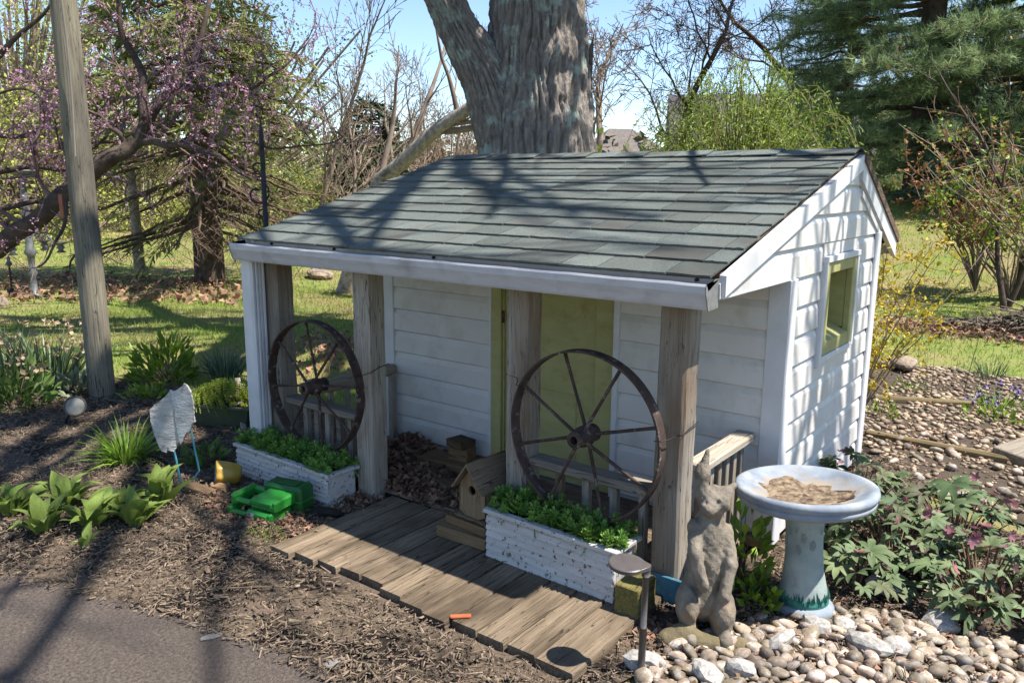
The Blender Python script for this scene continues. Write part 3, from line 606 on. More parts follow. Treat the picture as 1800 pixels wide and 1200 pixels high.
# ---------------------------------------------------------------- planter boxes with stonecrop
M_box = mat('flaking_white_paint', A(206, 204, 202, .8), A(182, 178, 174, .8), 6, (1, 3, 3), rough=.75, c3=A(112, 98, 84, .6), c3scale=38, c3amt=.27, c3edge=.03, bump=.3, bscale=40, bdist=.003, contrast=.7)
M_soil = mat('potting_soil', A(66, 52, 42, .55), A(42, 33, 27, .55), 40, rough=.95, bump=1, bscale=60)
M_sed = mat('stonecrop_leaf', A(138, 176, 80, .72), A(96, 142, 58, .68), 12, rough=.45, objrand=.22, huevar=.012, trans=.18, spec=.35)
M_sed2 = mat('yellow_stonecrop_leaf', A(200, 208, 92, .76), A(142, 166, 60, .7), 10, rough=.5, objrand=.22, trans=.2)
def rosette_mesh(name, m, seed, tiers=2, r=.024):
    r_ = random.Random(seed); V = []; F = []
    for t in range(tiers+2):
        n = 6 if t < tiers else 4; zz = .012*t; rr = r*(1-.14*t) if t < tiers else r*.5
        for i in range(n):
            a = 2*math.pi*(i+.5*(t % 2))/n+r_.uniform(-.2, .2); c, s_ = math.cos(a), math.sin(a); up = .3+.3*t; L = rr*r_.uniform(.85, 1.2); w_ = L*.36; b = len(V)
            V += [(c*.003, s_*.003, zz), (c*L*.6-s_*w_, s_*L*.6+c*w_, zz+L*up*.6+.003), (c*L, s_*L, zz+L*up), (c*L*.6+s_*w_, s_*L*.6-c*w_, zz+L*up*.6+.003), (c*L*.6, s_*L*.6, zz+L*up*.6-.002)]
            F += [[b, b+4, b+1], [b+1, b+4, b+2], [b+4, b+3, b+2], [b, b+3, b+4]]
    st = len(V); V += [(0.003, 0, -.05), (-.002, .003, -.05), (0, 0, .03)]; F.append([st, st+1, st+2])
    return MB().add(np.array(V), F).mesh(name, m)
ROS = [rosette_mesh('sprig', M_sed, i) for i in range(5)]; ROS2 = [rosette_mesh('sprig', M_sed2, 20+i, 2, .014) for i in range(3)]
def planter(x0, x1, y0, y1, h, label, rz, nb=6, base=0.0, plabel='', hsp=.07, nsp=95):
    cx, cy = (x0+x1)/2, (y0+y1)/2; t = thing('planter_box', label, 'planter box', (cx, cy, base), None, (0, 0, rz)); a, b = (x1-x0)/2, (y1-y0)/2
    def P(mb, nm, m): return link(nm, mb.mesh(nm, m), t)
    P(MB().box(-a, a, -b, -b+.016, 0, h-.012, .002), 'front_panel', M_box); P(MB().box(-a+.01, a-.01, b-.016, b, 0, h-.012, .002), 'back_panel', M_box)
    P(MB().box(a-.016, a, -b+.017, b-.017, 0, h-.012, .002), 'end_panel', M_box); P(MB().box(-a, -a+.016, -b+.017, b-.017, 0, h-.012, .002), 'end_panel', M_box)
    st = (h-.03)/nb
    for i in range(nb):                                       # ribs of the front, each lipped at its lower edge
        z = .004+i*st; V = []
        for xx in np.linspace(-a-.002, a+.002, 8): V += [(xx, -b-.001, z), (xx, -b-.011+random.gauss(0, .0006), z+.004), (xx, -b-.010, z+st*.35), (xx, -b-.002, z+st*.97)]
        F = [[k*4+j, k*4+j+1, k*4+4+j+1, k*4+4+j] for k in range(7) for j in range(3)]+[[0, 1, 2, 3], [31, 30, 29, 28]]
        P(MB().add(np.array(V), F), 'rib', M_box)
    for q in ((-a-.018, a+.018, -b-.02, -b+.02), (-a-.018, a+.018, b-.02, b+.014), ):
        P(MB().box(q[0], q[1], q[2], q[3], h-.012, h+.008, .004, .0006), 'rim', M_box)
    for sx in (-1, 1): P(MB().box(min(sx*(a-.022), sx*(a+.018)), max(sx*(a-.022), sx*(a+.018)), -b+.021, b-.021, h-.012, h+.0075, .004), 'rim', M_box)
    P(MB().box(-a+.017, a-.017, -b+.017, b-.017, h-.05, h-.022, 0), 'soil', M_soil)
    pl = thing('stonecrop_plant', plabel, 'plant', (cx, cy, base+h), None, (0, 0, rz)); k = 0
    while k < nsp:
        px, py = rng.uniform(-a, a), rng.uniform(-b*.95, b*.95); e = (1-(py/b)**2*.6)*(1-(abs(px)/a)**4*.6); zz = hsp*e*rng.uniform(.35, 1)-.012
        s_ = rng.uniform(1.0, 1.75); link('sprig', ROS[rng.integers(5)], pl, (px, py, zz), (rng.normal(0, .35), rng.normal(0, .35), rng.uniform(0, 6.3)), (s_, s_, s_)); k += 1
    return t
planter(-4.11, -3.265, 2.69, 2.885, .19, 'flaking white ribbed planter box under the left wagon wheel', R(-1), 6, 0, 'green stonecrop filling the planter under the left wheel', .055, 150)
planter(-2.20, -1.515, 2.715, 2.895, .265, 'flaking white ribbed planter box under the right wagon wheel', R(-1.5), 7, .0, 'green stonecrop filling the planter under the right wheel', .055, 140)
# ---------------------------------------------------------------- wooden bird house on timber blocks
M_blk = wood('timber_block_x', A(166, 138, 104, .64), A(112, 90, 66, .62), 0, 1, A(96, 84, 68, .6)); M_bh = wood('bird_house_board', A(176, 154, 122, .66), A(126, 106, 82, .62), 2); M_bhr = wood('bird_house_roof', A(160, 140, 116, .64), A(112, 94, 76, .62), 1)
def block(u, v, z, sx, sy, sz, rz, label, group, m=None, p=None):
    c = G(u, v, z) if p is None else p; o = MB().box(-sx/2, sx/2, -sy/2, sy/2, 0, sz, .005, .001).build('timber_block', m or M_blk, None); o.location = (c[0], c[1], z); o.rotation_euler = (0, 0, R(rz)); return tag(o, label, 'timber block', group)
block(0, 0, .04, .30, .20, .055, 3, 'lowest timber block of the pile under bird house', 'blocks under the bird house', None, (-2.385, 2.835))
block(0, 0, .096, .27, .18, .046, -4, 'knotty middle timber block of the pile under bird house', 'blocks under the bird house', None, (-2.37, 2.855))
block(0, 0, .143, .21, .19, .017, -4, 'thin board directly beneath the wooden bird house', 'blocks under the bird house', None, (-2.345, 2.875))
bh = thing('bird_house', 'weathered wooden bird house with round hole on timber blocks', 'bird house', (-2.345, 2.885, .164), None, (0, 0, R(-4)))
hw, hd, wl, pk = .085, .095, .15, .265
fr = MB(); n = 20; out = [(-hw, 0), (hw, 0), (hw, wl), (0, pk-.012), (-hw, wl)]; hc, hr = (0, .135), .023
ring = [(hc[0]+hr*math.cos(2*math.pi*i/n-math.pi/2), hc[1]+hr*math.sin(2*math.pi*i/n-math.pi/2)) for i in range(n)]
def outer(p):
    d = np.array(p)-hc; best = None
    for i in range(5):
        a = np.array(out[i])-hc; e = np.array(out[(i+1) % 5])-np.array(out[i]); den = d[0]*e[1]-d[1]*e[0]
        if abs(den) < 1e-9: continue
        t_ = (a[0]*e[1]-a[1]*e[0])/den; s_ = (a[0]*d[1]-a[1]*d[0])/den
        if t_ > 0 and -1e-6 <= s_ <= 1+1e-6 and (best is None or t_ < best): best = t_
    return tuple(np.array(hc)+d*best)
ou = [outer(p) for p in ring]; V = [(p[0], -hd, p[1]) for p in ring]+[(p[0], -hd, p[1]) for p in ou]+[(p[0], -hd+.014, p[1]) for p in ring]+[(p[0], -hd+.014, p[1]) for p in ou]
F = [[i, (i+1) % n, n+(i+1) % n, n+i] for i in range(n)]+[[i, 2*n+i, 2*n+(i+1) % n, (i+1) % n] for i in range(n)]+[[2*n+i, 3*n+i, 3*n+(i+1) % n, 2*n+(i+1) % n] for i in range(n)]
link('front_panel', fr.add(np.array(V), F).mesh('front_panel', M_bh), bh)
link('side_panel', MB().box(hw-.014, hw-.001, -hd+.015, hd, 0, wl-.004, .002).mesh('side_panel', M_bh), bh); link('side_panel', MB().box(-hw+.001, -hw+.014, -hd+.015, hd, 0, wl-.004, .002).mesh('side_panel', M_bh), bh)
link('back_panel', MB().extrude([(-hw, 0), (hw, 0), (hw, wl), (0, pk-.012), (-hw, wl)], 1, hd, hd+.012).mesh('back_panel', M_bh), bh)
link('base_board', MB().box(-hw-.012, hw+.012, -hd-.022, hd+.012, -.004, .0, .001).mesh('base_board', M_bh), bh)
th = math.atan2(pk-wl, hw)
for sg in (-1, 1):
    L = .158; c, s_ = math.cos(th), math.sin(th); P = [(0, pk), (sg*L*c, pk-L*s_), (sg*(L*c+.010*s_), pk-L*s_+.010*c), (sg*.0, pk+.014)]
    link('roof_board', MB().extrude(P if sg > 0 else P[::-1], 1, -hd-.04, hd+.045).mesh('roof_board', M_bhr), bh)
# blocks left on the porch, beside the statue, and other odds and ends
pz = .062
block(0, 0, pz, .34, .17, .07, 4, 'broad flat timber offcut lying on porch floor by wall', 'offcuts on the porch floor', None, (-3.07, 3.42))
block(0, 0, pz+.071, .13, .105, .075, 6, 'square timber offcut standing on the broad porch offcut', 'offcuts on the porch floor', None, (-2.99, 3.46))
block(0, 0, pz+.147, .135, .12, .045, -8, 'topmost timber offcut of the pile by door', 'offcuts on the porch floor', None, (-3.0, 3.46))
block(0, 0, pz, .10, .07, .06, 20, 'small dark offcut on porch floor beside door frame', 'offcuts on the porch floor', None, (-2.93, 3.56))
block(785, 862, pz, .13, .08, .055, -22, 'rounded old wood chunk among leaves on porch floor', 'offcuts on the porch floor')
M_mossy = wood('mossy_timber', A(150, 142, 82, .62), A(96, 84, 58, .6), 1)
block(0, 0, .03, .11, .16, .13, 2, 'mossy square timber stub beside the path light', None, M_mossy, (-1.435, 2.735))
tag(MB().box(-1.50, -1.20, 2.885, 2.898, .0, .13, .004).build('blue_board', mat('blue_painted_board', A(70, 130, 160, .7), A(88, 148, 174, .7), 25, rough=.7, bump=.2, c3=A(110, 150, 160, .7), c3scale=30, c3amt=.25), None), 'short blue painted board behind the animal statue', 'board')
for (u, v, L, rz, lb) in ((352, 868, .19, -8, 'pale split wood piece below the white wing ornament'), (388, 862, .11, 6, 'short split wood piece beside the green cases')):
    p = G(u, v); o = MB().box(-L/2, L/2, -.03, .03, 0, .045, .012, .003).build('wood_scrap', mat('split_wood', A(190, 156, 118, .68), A(150, 118, 88, .66), 9, (1, 8, 8), rough=.85, bump=.4), None); o.location = (p[0], p[1], .004); o.rotation_euler = (0, .05, R(rz+20)); tag(o, lb, 'wood piece')
M_tar = mat('asphalt_lump', A(72, 68, 66, .55), A(48, 45, 44, .5), 40, rough=.95, bump=1, bscale=60, c3=A(150, 140, 128, .6), c3scale=30, c3amt=.2)
p = G(568, 912); o = link('asphalt_lump', rock_mesh('asphalt_lump', M_tar, 5, 3, .7, .5, False), None, (p[0], p[1], .03), (0, 0, .5), (.19, .1, .12)); tag(o, 'dark asphalt lump at the left end of boardwalk', 'stone')
p = G(600, 897); o = link('white_chip', rock_mesh('white_chip', M_white, 8, 1, .7, .7, False), None, (p[0], p[1], .03), None, (.03, .025, .03)); tag(o, 'tiny white stone chip beside the dark asphalt lump', 'stone')
for (u, v, s_, lb) in ((592, 1170, .075, 'grey stone in mulch near the driveway edge'), (372, 1124, .085, 'flat grey stone half buried at driveway edge')):
    p = G(u, v); o = link('edge_stone', rock_mesh('edge_stone', mat('grey_stone', A(150, 146, 142, .66), A(120, 116, 112, .64), 12, rough=.9, bump=.4), int(u), 2, .5, .35, False), None, (p[0], p[1], .015), (0, 0, u), (s_, s_*.6, s_*.6)); tag(o, lb, 'stone')
p = G(810, 1101); o = MB().box(-.042, .042, -.011, .011, 0, .008, .003, .0015).build('orange_wood_sliver', mat('orange_sliver', A(206, 112, 70, .75), A(180, 92, 58, .7), 12, rough=.8), None); o.location = (p[0], p[1], .042); o.rotation_euler = (0, 0, R(42)); tag(o, 'orange sliver lying on mulch beside the boardwalk', 'sliver')
# ---------------------------------------------------------------- green moulded cases
M_gp = mat('green_plastic', A(52, 150, 58, .78), A(44, 136, 50, .78), 4, rough=.35, spec=.5, c3=A(120, 150, 100, .7), c3scale=14, c3amt=.16, c3edge=.06); M_gp2 = mat('dark_green_plastic', A(40, 108, 48, .72), A(34, 94, 42, .7), 4, rough=.4, spec=.5)
def rbox(mb, x0, x1, y0, y1, z0, z1, r=.014): return mb.box(x0, x1, y0, y1, z0, z1, r)
def gcase(loc, rz, label, tiltx=0.0, sticker=False):
    t = thing('green_case', label, 'plastic case', loc, 'green moulded plastic cases', (tiltx, 0, R(rz)))
    b = MB(); rbox(b, -.01, .15, -.085, .085, 0, .062); rbox(b, .13, .165, -.078, .078, -.0, .064, .01); link('shell', b.mesh('shell', M_gp), t)
    h = MB(); rbox(h, -.15, -.105, -.085, .085, 0, .06, .012); rbox(h, -.12, .0, .05, .085, .008, .054, .012); rbox(h, -.12, .0, -.085, -.052, .012, .042, .012); link('handle', h.mesh('handle', M_gp), t)
    link('seam', MB().box(-.012, .152, -.087, .087, .029, .034, .001).mesh('seam', M_gp2), t)
    g = MB()
    for i in range(5): g.box(.02+i*.02, .03+i*.02, -.0875, -.083, .012, .024, .002)
    link('grip_ribs', g.mesh('grip_ribs', M_gp2), t)
    if sticker: link('sticker', MB().box(.01, .055, -.0878, -.084, .018, .05, .0005).mesh('sticker', mat('worn_sticker', A(226, 222, 214, .8), A(150, 150, 140, .7), 60, rough=.7)), t)
    return t
gcase((-3.50, 2.40, .0), 8, 'bright green case with worn sticker, lowest of the stack', 0, True)
gcase((-3.485, 2.42, .066), 10, 'bright green moulded case lying on the lower green case', R(2))
t = thing('green_case', 'darker green case leaning behind the two bright green cases', 'plastic case', (-3.43, 2.55, .0), 'green moulded plastic cases', (0, 0, R(14)))
link('shell', rbox(MB(), -.13, .12, -.06, .06, 0, .155).mesh('shell', M_gp2), t); link('lid_panel', MB().box(-.07, .07, -.03, .03, .155, .161, .003).mesh('lid_panel', M_gp2), t); link('seam', MB().box(-.132, .122, -.062, .062, .075, .08, .001).mesh('seam', M_gp), t)
# ---------------------------------------------------------------- tipped yellow pot
pt = thing('flower_pot', 'fluted yellow pot lying on its side by the planter', 'pot', (-3.99, 2.55, .072), None, (0, R(-84), R(60)))
n = 64
def flute(V, a): 
    k = 1+.05*np.cos(8*a)[None]*np.clip((V[..., 2:3][..., 0]+.07)/.14, .2, 1); V[..., 0] *= k; V[..., 1] *= k; return V
link('pot_wall', MB().lathe([(.001, -.068), (.045, -.07), (.058, -.05), (.07, .0), (.077, .05), (.079, .07), (.075, .071)], n, wob=flute).mesh('pot_wall', mat('yellow_glaze', A(196, 160, 66, .72), A(176, 138, 48, .7), 6, rough=.35, spec=.5), smooth=True), pt)
link('pot_lining', MB().lathe([(.0745, .0705), (.071, .05), (.064, .0), (.052, -.045), (.001, -.05)], n, wob=flute).mesh('pot_lining', mat('chalky_lining', A(224, 220, 212, .8), A(190, 180, 166, .8), 8, rough=.9), smooth=True), pt)
link('inner_post', MB().lathe([(.02, -.05), (.018, .01), (.012, .012), (.011, -.02)], 20, (-.035, .01, 0)).mesh('inner_post', MATS['chalky_lining']), pt)
# ---------------------------------------------------------------- white wing ornament on blue stakes
M_wing = mat('whitewashed_wood', A(222, 220, 216, .84), A(190, 186, 180, .8), 3, (2, 2, 5), rough=.85, bump=1, bscale=9, bdist=.02, c3=A(150, 144, 138, .7), c3scale=16, c3amt=.2, c3edge=.06); M_stake = mat('blue_stake_paint', A(66, 138, 160, .75), A(86, 156, 176, .75), 14, rough=.5, spec=.5)
og = thing('wing_ornament', 'whitewashed folded wing ornament on blue metal stakes', 'garden ornament', tuple(G(322, 862)), None, (0, 0, .6494))
def wingpx(L, th=.012, hinge=(0, 0), ang=0.0, name='wing_panel'):
    q = []
    for i in range(len(L)):                                   # feathered, scalloped outline
        a, b = np.array(L[i]), np.array(L[(i+1) % len(L)]); nrm = np.array([b[1]-a[1], a[0]-b[0]]); k = max(1, int(np.linalg.norm(b-a)/.012))
        q += [tuple(a+(b-a)*j/k+nrm/(np.linalg.norm(nrm)+1e-9)*(.006*abs(math.sin(j*1.9+i))-.002)) for j in range(k)]
    c, s_ = math.cos(ang), math.sin(ang); bm = bmesh.new(); rows = []
    for off in (-th/2, th/2): rows.append([bm.verts.new((hinge[0]+(x_-hinge[0])*c-off*s_, (x_-hinge[0])*s_+off*c, z_)) for x_, z_ in q])
    fs = [bm.faces.new(rows[0][::-1]), bm.faces.new(rows[1])]; n = len(q)
    for i in range(n): bm.faces.new([rows[0][i], rows[0][(i+1) % n], rows[1][(i+1) % n], rows[1][i]])
    bmesh.ops.triangulate(bm, faces=fs); bmesh.ops.recalc_face_normals(bm, faces=bm.faces); me = bpy.data.meshes.new(name); bm.to_mesh(me); bm.free(); me.polygons.foreach_set('use_smooth', [False]*len(me.polygons)); me.materials.append(M_wing); link(name, me, og)
K = .0033; pw = lambda L: [((u-322)*K, (862-v)*K) for u, v in L]
wingpx(pw([(312, 684), (308, 692), (300, 698), (294, 704), (287, 707), (280, 714), (279, 728), (281, 742), (284, 760), (288, 775), (293, 788), (299, 791), (303, 782), (307, 789), (311, 790), (316, 784), (320, 768), (318, 740), (315, 712)]), .014, ((315-322)*K, 0), R(14))
wingpx(pw([(313, 683), (320, 684), (326, 680), (333, 677), (340, 669), (347, 674), (351, 684), (355, 700), (354, 725), (355, 736), (350, 738), (347, 752), (341, 755), (335, 760), (331, 772), (325, 776), (322, 768), (319, 740), (316, 712)]), .014, ((315-322)*K, 0), R(-10))
link('stake', MB().tube([(-.035, 0, .26), (-.012, .0, .06), (-.002, 0, -.02)], .0065, 8).mesh('stake', M_stake), og); link('stake', MB().tube([(.07, .0, .36), (.095, .0, .16), (.10, .0, .12), (.0, 0, -.02)], .006, 8).mesh('stake', M_stake), og)
# ---------------------------------------------------------------- concrete animal statue
def smin(a, b, k): h = np.clip(.5+.5*(b-a)/k, 0, 1); return b+(a-b)*h-k*h*(1-h)
def surface_nets(f, lo, hi, h):
    gx, gy, gz = (np.arange(lo[i], hi[i]+h, h) for i in range(3)); X, Y, Z = np.meshgrid(gx, gy, gz, indexing='ij'); D = f(X, Y, Z); ins = D < 0
    nx, ny, nz = D.shape; acc = np.zeros((nx-1, ny-1, nz-1, 3)); cnt = np.zeros((nx-1, ny-1, nz-1)); P = np.stack([X, Y, Z], -1)
    cs = [(i, j, k) for i in (0, 1) for j in (0, 1) for k in (0, 1)]
    sl = lambda c: (slice(c[0], nx-1+c[0]), slice(c[1], ny-1+c[1]), slice(c[2], nz-1+c[2]))
    for a in cs:
        for ax_ in range(3):
            if a[ax_] == 0:
                b = list(a); b[ax_] = 1; A_, B_ = sl(a), sl(b); cr = ins[A_] != ins[B_]; t = np.where(cr, D[A_]/(D[A_]-D[B_]+1e-12), 0)
                acc += np.where(cr[..., None], P[A_]+t[..., None]*(P[B_]-P[A_]), 0); cnt += cr
    act = cnt > 0; idx = -np.ones(act.shape, int); idx[act] = np.arange(act.sum()); V = acc[act]/cnt[act][:, None]; Q = []
    for ax_ in range(3):
        o = [i for i in range(3) if i != ax_]; a = [slice(1, -1)]*3; a[ax_] = slice(0, -1); b = [slice(1, -1)]*3; b[ax_] = slice(1, None)
        s0, s1 = ins[tuple(a)], ins[tuple(b)]; I = np.argwhere(s0 != s1); 
        if not len(I): continue
        fl = s0[tuple(I.T)]; I = I+1; I[:, ax_] -= 1; e1 = np.zeros(3, int); e1[o[0]] = 1; e2 = np.zeros(3, int); e2[o[1]] = 1
        q = np.stack([idx[tuple((I-e1-e2).T)], idx[tuple((I-e2).T)], idx[tuple(I.T)], idx[tuple((I-e1).T)]], -1); fl = fl if ax_ != 1 else ~fl; q[~fl] = q[~fl][:, ::-1]; Q.append(q)
    return V, np.concatenate(Q)
def ell(c, r):
    def f(X, Y, Z):
        k = np.sqrt(((X-c[0])/r[0])**2+((Y-c[1])/r[1])**2+((Z-c[2])/r[2])**2); return (k-1)*min(r)
    return f
def cap(a, b, r0, r1):
    a = np.array(a); b = np.array(b); d = b-a; L2 = d@d
    def f(X, Y, Z):
        t = np.clip(((X-a[0])*d[0]+(Y-a[1])*d[1]+(Z-a[2])*d[2])/L2, 0, 1); return np.sqrt((X-a[0]-t*d[0])**2+(Y-a[1]-t*d[1])**2+(Z-a[2]-t*d[2])**2)-(r0+(r1-r0)*t)
    return f
def statue(X, Y, Z):
    X = X/.87                                          # x to the right of the picture, -y towards the viewer
    body = [(ell((.0, .0, .40), (.075, .068, .12)), .05), (ell((.005, .005, .28), (.085, .08, .12)), .05), (ell((.0, .02, .14), (.10, .09, .10)), .05),
            (ell((.01, .0, .545), (.062, .066, .055)), .03), (ell((-.025, -.045, .528), (.034, .04, .03)), .02), (ell((.052, .0, .565), (.036, .034, .035)), .03),
            (cap((.075, .01, .585), (.10, .02, .60), .018, .012), .015), (ell((.05, -.05, .545), (.018, .02, .022)), .015),
            (cap((-.05, .01, .57), (-.046, .015, .65), .03, .032), .02), (cap((-.046, .015, .65), (-.03, .02, .735), .03, .007), .02),
            (cap((-.07, -.02, .44), (-.076, -.07, .36), .034, .03), .012), (cap((-.076, -.07, .36), (-.035, -.098, .245), .03, .024), .006), (ell((-.034, -.088, .238), (.024, .022, .03)), .01),
            (cap((.07, -.01, .42), (.09, -.055, .31), .036, .034), .012), (cap((.09, -.055, .31), (.062, -.098, .20), .03, .026), .006), (ell((.06, -.09, .19), (.026, .024, .03)), .01),
            (ell((-.078, -.03, .125), (.05, .09, .085)), .01), (ell((.072, -.045, .115), (.06, .09, .09)), .008),
            (cap((-.075, -.06, .045), (-.075, -.13, .03), .034, .028), .02), (cap((.07, -.07, .045), (.075, -.14, .03), .036, .03), .02), (ell((0, .06, .07), (.07, .07, .06)), .03)]
    D = body[0][0](X, Y, Z)
    for f, k in body[1:]: D = smin(D, f(X, Y, Z), k)
    for c in ((-.045, -.062, .556), (.012, -.066, .56)): D = np.maximum(D, -ell(c, (.011, .016, .010))(X, Y, Z))      # eyes
    D = np.maximum(D, -ell((-.028, -.088, .512), (.02, .01, .004))(X, Y, Z))                                          # mouth
    fur = .0016*np.sin(170*X+6*np.sin(40*Z))*np.sin(30*Z+9*np.sin(50*X+20*Z))*np.clip((Z-.16)*9, 0, 1)
    return D+fur+.0022*np.sin(61*X+13*Z)*np.sin(57*Y)*np.sin(49*Z)+.0012*np.sin(140*X)*np.sin(133*Z+40*Y)
V, Q = surface_nets(statue, (-.16, -.2, -.02), (.16, .16, .74), .0055)
M_conc = mat('mossy_concrete', A(182, 170, 152, .68), A(104, 94, 82, .6), 11, rough=.95, bump=1, bscale=70, bdist=.006, c3=A(170, 126, 78, .65), c3scale=6, c3amt=.2, c3edge=.08, contrast=.9)
st = thing('animal_statue', 'worn concrete statue of upright long eared animal beside bird bath', 'statue', (-1.175, 2.80, .0), None, (R(-1), R(2), .6494))
link('figure', mesh_np('figure', V, Q, M_conc, True), st)
V, Q = surface_nets(lambda X, Y, Z: smin(cap((-.14, -.09, .0), (.12, -.13, .0), .052, .045)(X, Y, Z), ell((-.075, -.10, .03), (.05, .05, .045))(X, Y, Z), .03)+.006*np.sin(40*X+9*Y)*np.sin(37*Y+20*Z), (-.24, -.24, -.08), (.22, .02, .12), .012)
link('plinth', mesh_np('plinth', V, Q, mat('mossy_plinth', A(140, 126, 96, .62), A(108, 100, 76, .6), 10, rough=.95, bump=1, bscale=40, bdist=.01), True), st)
# ---------------------------------------------------------------- bird bath
M_bb = mat('blue_grey_concrete', A(170, 182, 196, .58), A(142, 153, 168, .55), 9, rough=.75, bump=.35, bscale=60, bdist=.004, c3=A(186, 188, 190, .62), c3scale=5, c3amt=.35, c3edge=.1); M_ped = mat('pale_green_concrete', A(182, 194, 188, .66), A(158, 172, 168, .64), 8, rough=.8, bump=.5, bscale=50, bdist=.005, c3=A(150, 150, 156, .7), c3scale=9, c3amt=.28); M_teal = mat('teal_relief_paint', A(70, 142, 128, .7), A(54, 116, 106, .68), 30, rough=.7, bump=.5, bscale=60)
bb_c = G(1411, 1072); bb = thing('bird_bath', 'pale blue concrete bird bath with dry mud in its bowl', 'bird bath', tuple(bb_c), None, (R(-2.0), R(-3.2), .2))
link('foot', MB().lathe([(.0, 0), (.118, 0), (.124, .012), (.122, .032), (.112, .044), (.098, .05), (.0, .05)], 56).mesh('foot', M_bb, smooth=True), bb)
def rough_(V, a): V += rng.normal(0, .0006, V.shape); return V
link('pedestal', MB().lathe([(.098, .048), (.100, .06), (.094, .10), (.086, .14), (.078, .19), (.074, .25), (.073, .31), (.075, .37), (.079, .42), (.084, .455), (.06, .46)], 56, wob=rough_).mesh('pedestal', M_ped, smooth=True), bb)
gb = MB()
for i in range(120):                                          # moulded grass blades round the foot
    a = random.uniform(0, 2*math.pi); h0 = random.uniform(.055, .075); h1 = h0+random.uniform(.025, .05); r0, r1 = np.interp([h0, h1], [.05, .10, .14], [.1, .095, .087]); da = random.gauss(0, .06); w_ = .035
    q = lambda aa, r_, z_: (r_*math.cos(aa), r_*math.sin(aa), z_); gb.add(np.array([q(a-w_, r0, h0), q(a+w_, r0, h0), q(a+da, r1+.002, h1), q(a, r0+.007, h0+.012)]), [[0, 1, 3], [1, 2, 3], [2, 0, 3]])
gb.lathe([(.1005, .05), (.1015, .062), (.0985, .082), (.097, .084)], 56); link('grass_relief', gb.mesh('grass_relief', M_teal), bb)
fl = MB()
for (a, z_) in ((-1.9, .38), (-1.5, .34), (-1.75, .29), (-1.2, .40), (-2.3, .36), (-1.0, .31), (-.4, .37), (-2.7, .30)):
    for k in range(5):
        b = 2*math.pi*k/5; aa = a+.1*math.cos(b); fl.tube([(.0755*math.cos(aa+.05*math.cos(t_)), .0755*math.sin(aa+.05*math.cos(t_)), z_+.012*math.sin(b)+.009*math.sin(t_)) for t_ in np.linspace(0, 6.28, 9)], .0018, 5)
link('flower_relief', fl.mesh('flower_relief', M_ped), bb)
link('bowl', MB().lathe([(.06, .445), (.09, .44), (.16, .448), (.222, .462), (.258, .478), (.270, .490), (.272, .504), (.265, .508), (.275, .513), (.281, .528), (.277, .543), (.266, .547), (.252, .546), (.238, .538), (.20, .515), (.14, .500), (.07, .494), (.0, .493)], 80).mesh('bowl', M_bb, smooth=True), bb)
V = []; n1, n2 = 40, 14
for j in range(n2):
    for i in range(n1):
        a = 2*math.pi*i/n1; r_ = (.17+.025*math.sin(3*a+1)+.016*math.sin(7*a)+.012*math.sin(13*a+2)+.008*math.sin(23*a))*j/(n2-1); zb = np.interp(r_, [0, .07, .14, .2, .238], [.493, .494, .5, .515, .538]); e = 1-j/(n2-1)
        V.append((r_*math.cos(a)-.012, r_*math.sin(a)-.01, zb+.002+.006*min(1, e*4)*(.5+.5*math.sin(90*r_*math.cos(a)+2)*math.sin(80*r_*math.sin(a)))))
F = [[j*n1+i, j*n1+(i+1) % n1, (j+1)*n1+(i+1) % n1, (j+1)*n1+i] for j in range(n2-1) for i in range(n1)]
M_bowl = M_bb.copy(); M_bowl.name = 'stained_bowl'; T = M_bowl.node_tree; bs = T.nodes['Principled BSDF']; src = bs.inputs['Base Color'].links[0].from_socket
tcn = T.nodes.new('ShaderNodeTexCoord'); sx = T.nodes.new('ShaderNodeVectorMath'); sx.operation = 'MULTIPLY'; sx.inputs[1].default_value = (1, 1, 0); T.links.new(tcn.outputs['Object'], sx.inputs[0]); ln_ = T.nodes.new('ShaderNodeVectorMath'); ln_.operation = 'LENGTH'; T.links.new(sx.outputs[0], ln_.inputs[0])
nz = T.nodes.new('ShaderNodeTexNoise'); nz.inputs['Scale'].default_value = 14; nz.inputs['Detail'].default_value = 7; T.links.new(tcn.outputs['Object'], nz.inputs[0]); ad = T.nodes.new('ShaderNodeMath'); ad.operation = 'MULTIPLY_ADD'; ad.inputs[1].default_value = .22; T.links.new(nz.outputs[0], ad.inputs[0]); T.links.new(ln_.outputs['Value'], ad.inputs[2])
mr_ = T.nodes.new('ShaderNodeMapRange'); mr_.inputs[1].default_value = .33; mr_.inputs[2].default_value = .25; T.links.new(ad.outputs[0], mr_.inputs[0]); mxn = T.nodes.new('ShaderNodeMix'); mxn.data_type = 'RGBA'; T.links.new(mr_.outputs[0], mxn.inputs[0]); T.links.new(src, mxn.inputs[6]); mxn.inputs[7].default_value = (*A(176, 160, 138, .62), 1); T.links.new(mxn.outputs[2], bs.inputs['Base Color'])
bpy.data.objects['bowl'].data.materials[0] = M_bowl
link('dried_mud', MB().add(np.array(V), F).mesh('dried_mud', mat('dried_mud', A(178, 158, 132, .66), A(96, 78, 62, .58), 40, rough=.95, bump=1, bscale=70, bdist=.008, c3=A(84, 66, 52, .55), c3scale=12, c3amt=.36, c3edge=.05), smooth=True), bb)
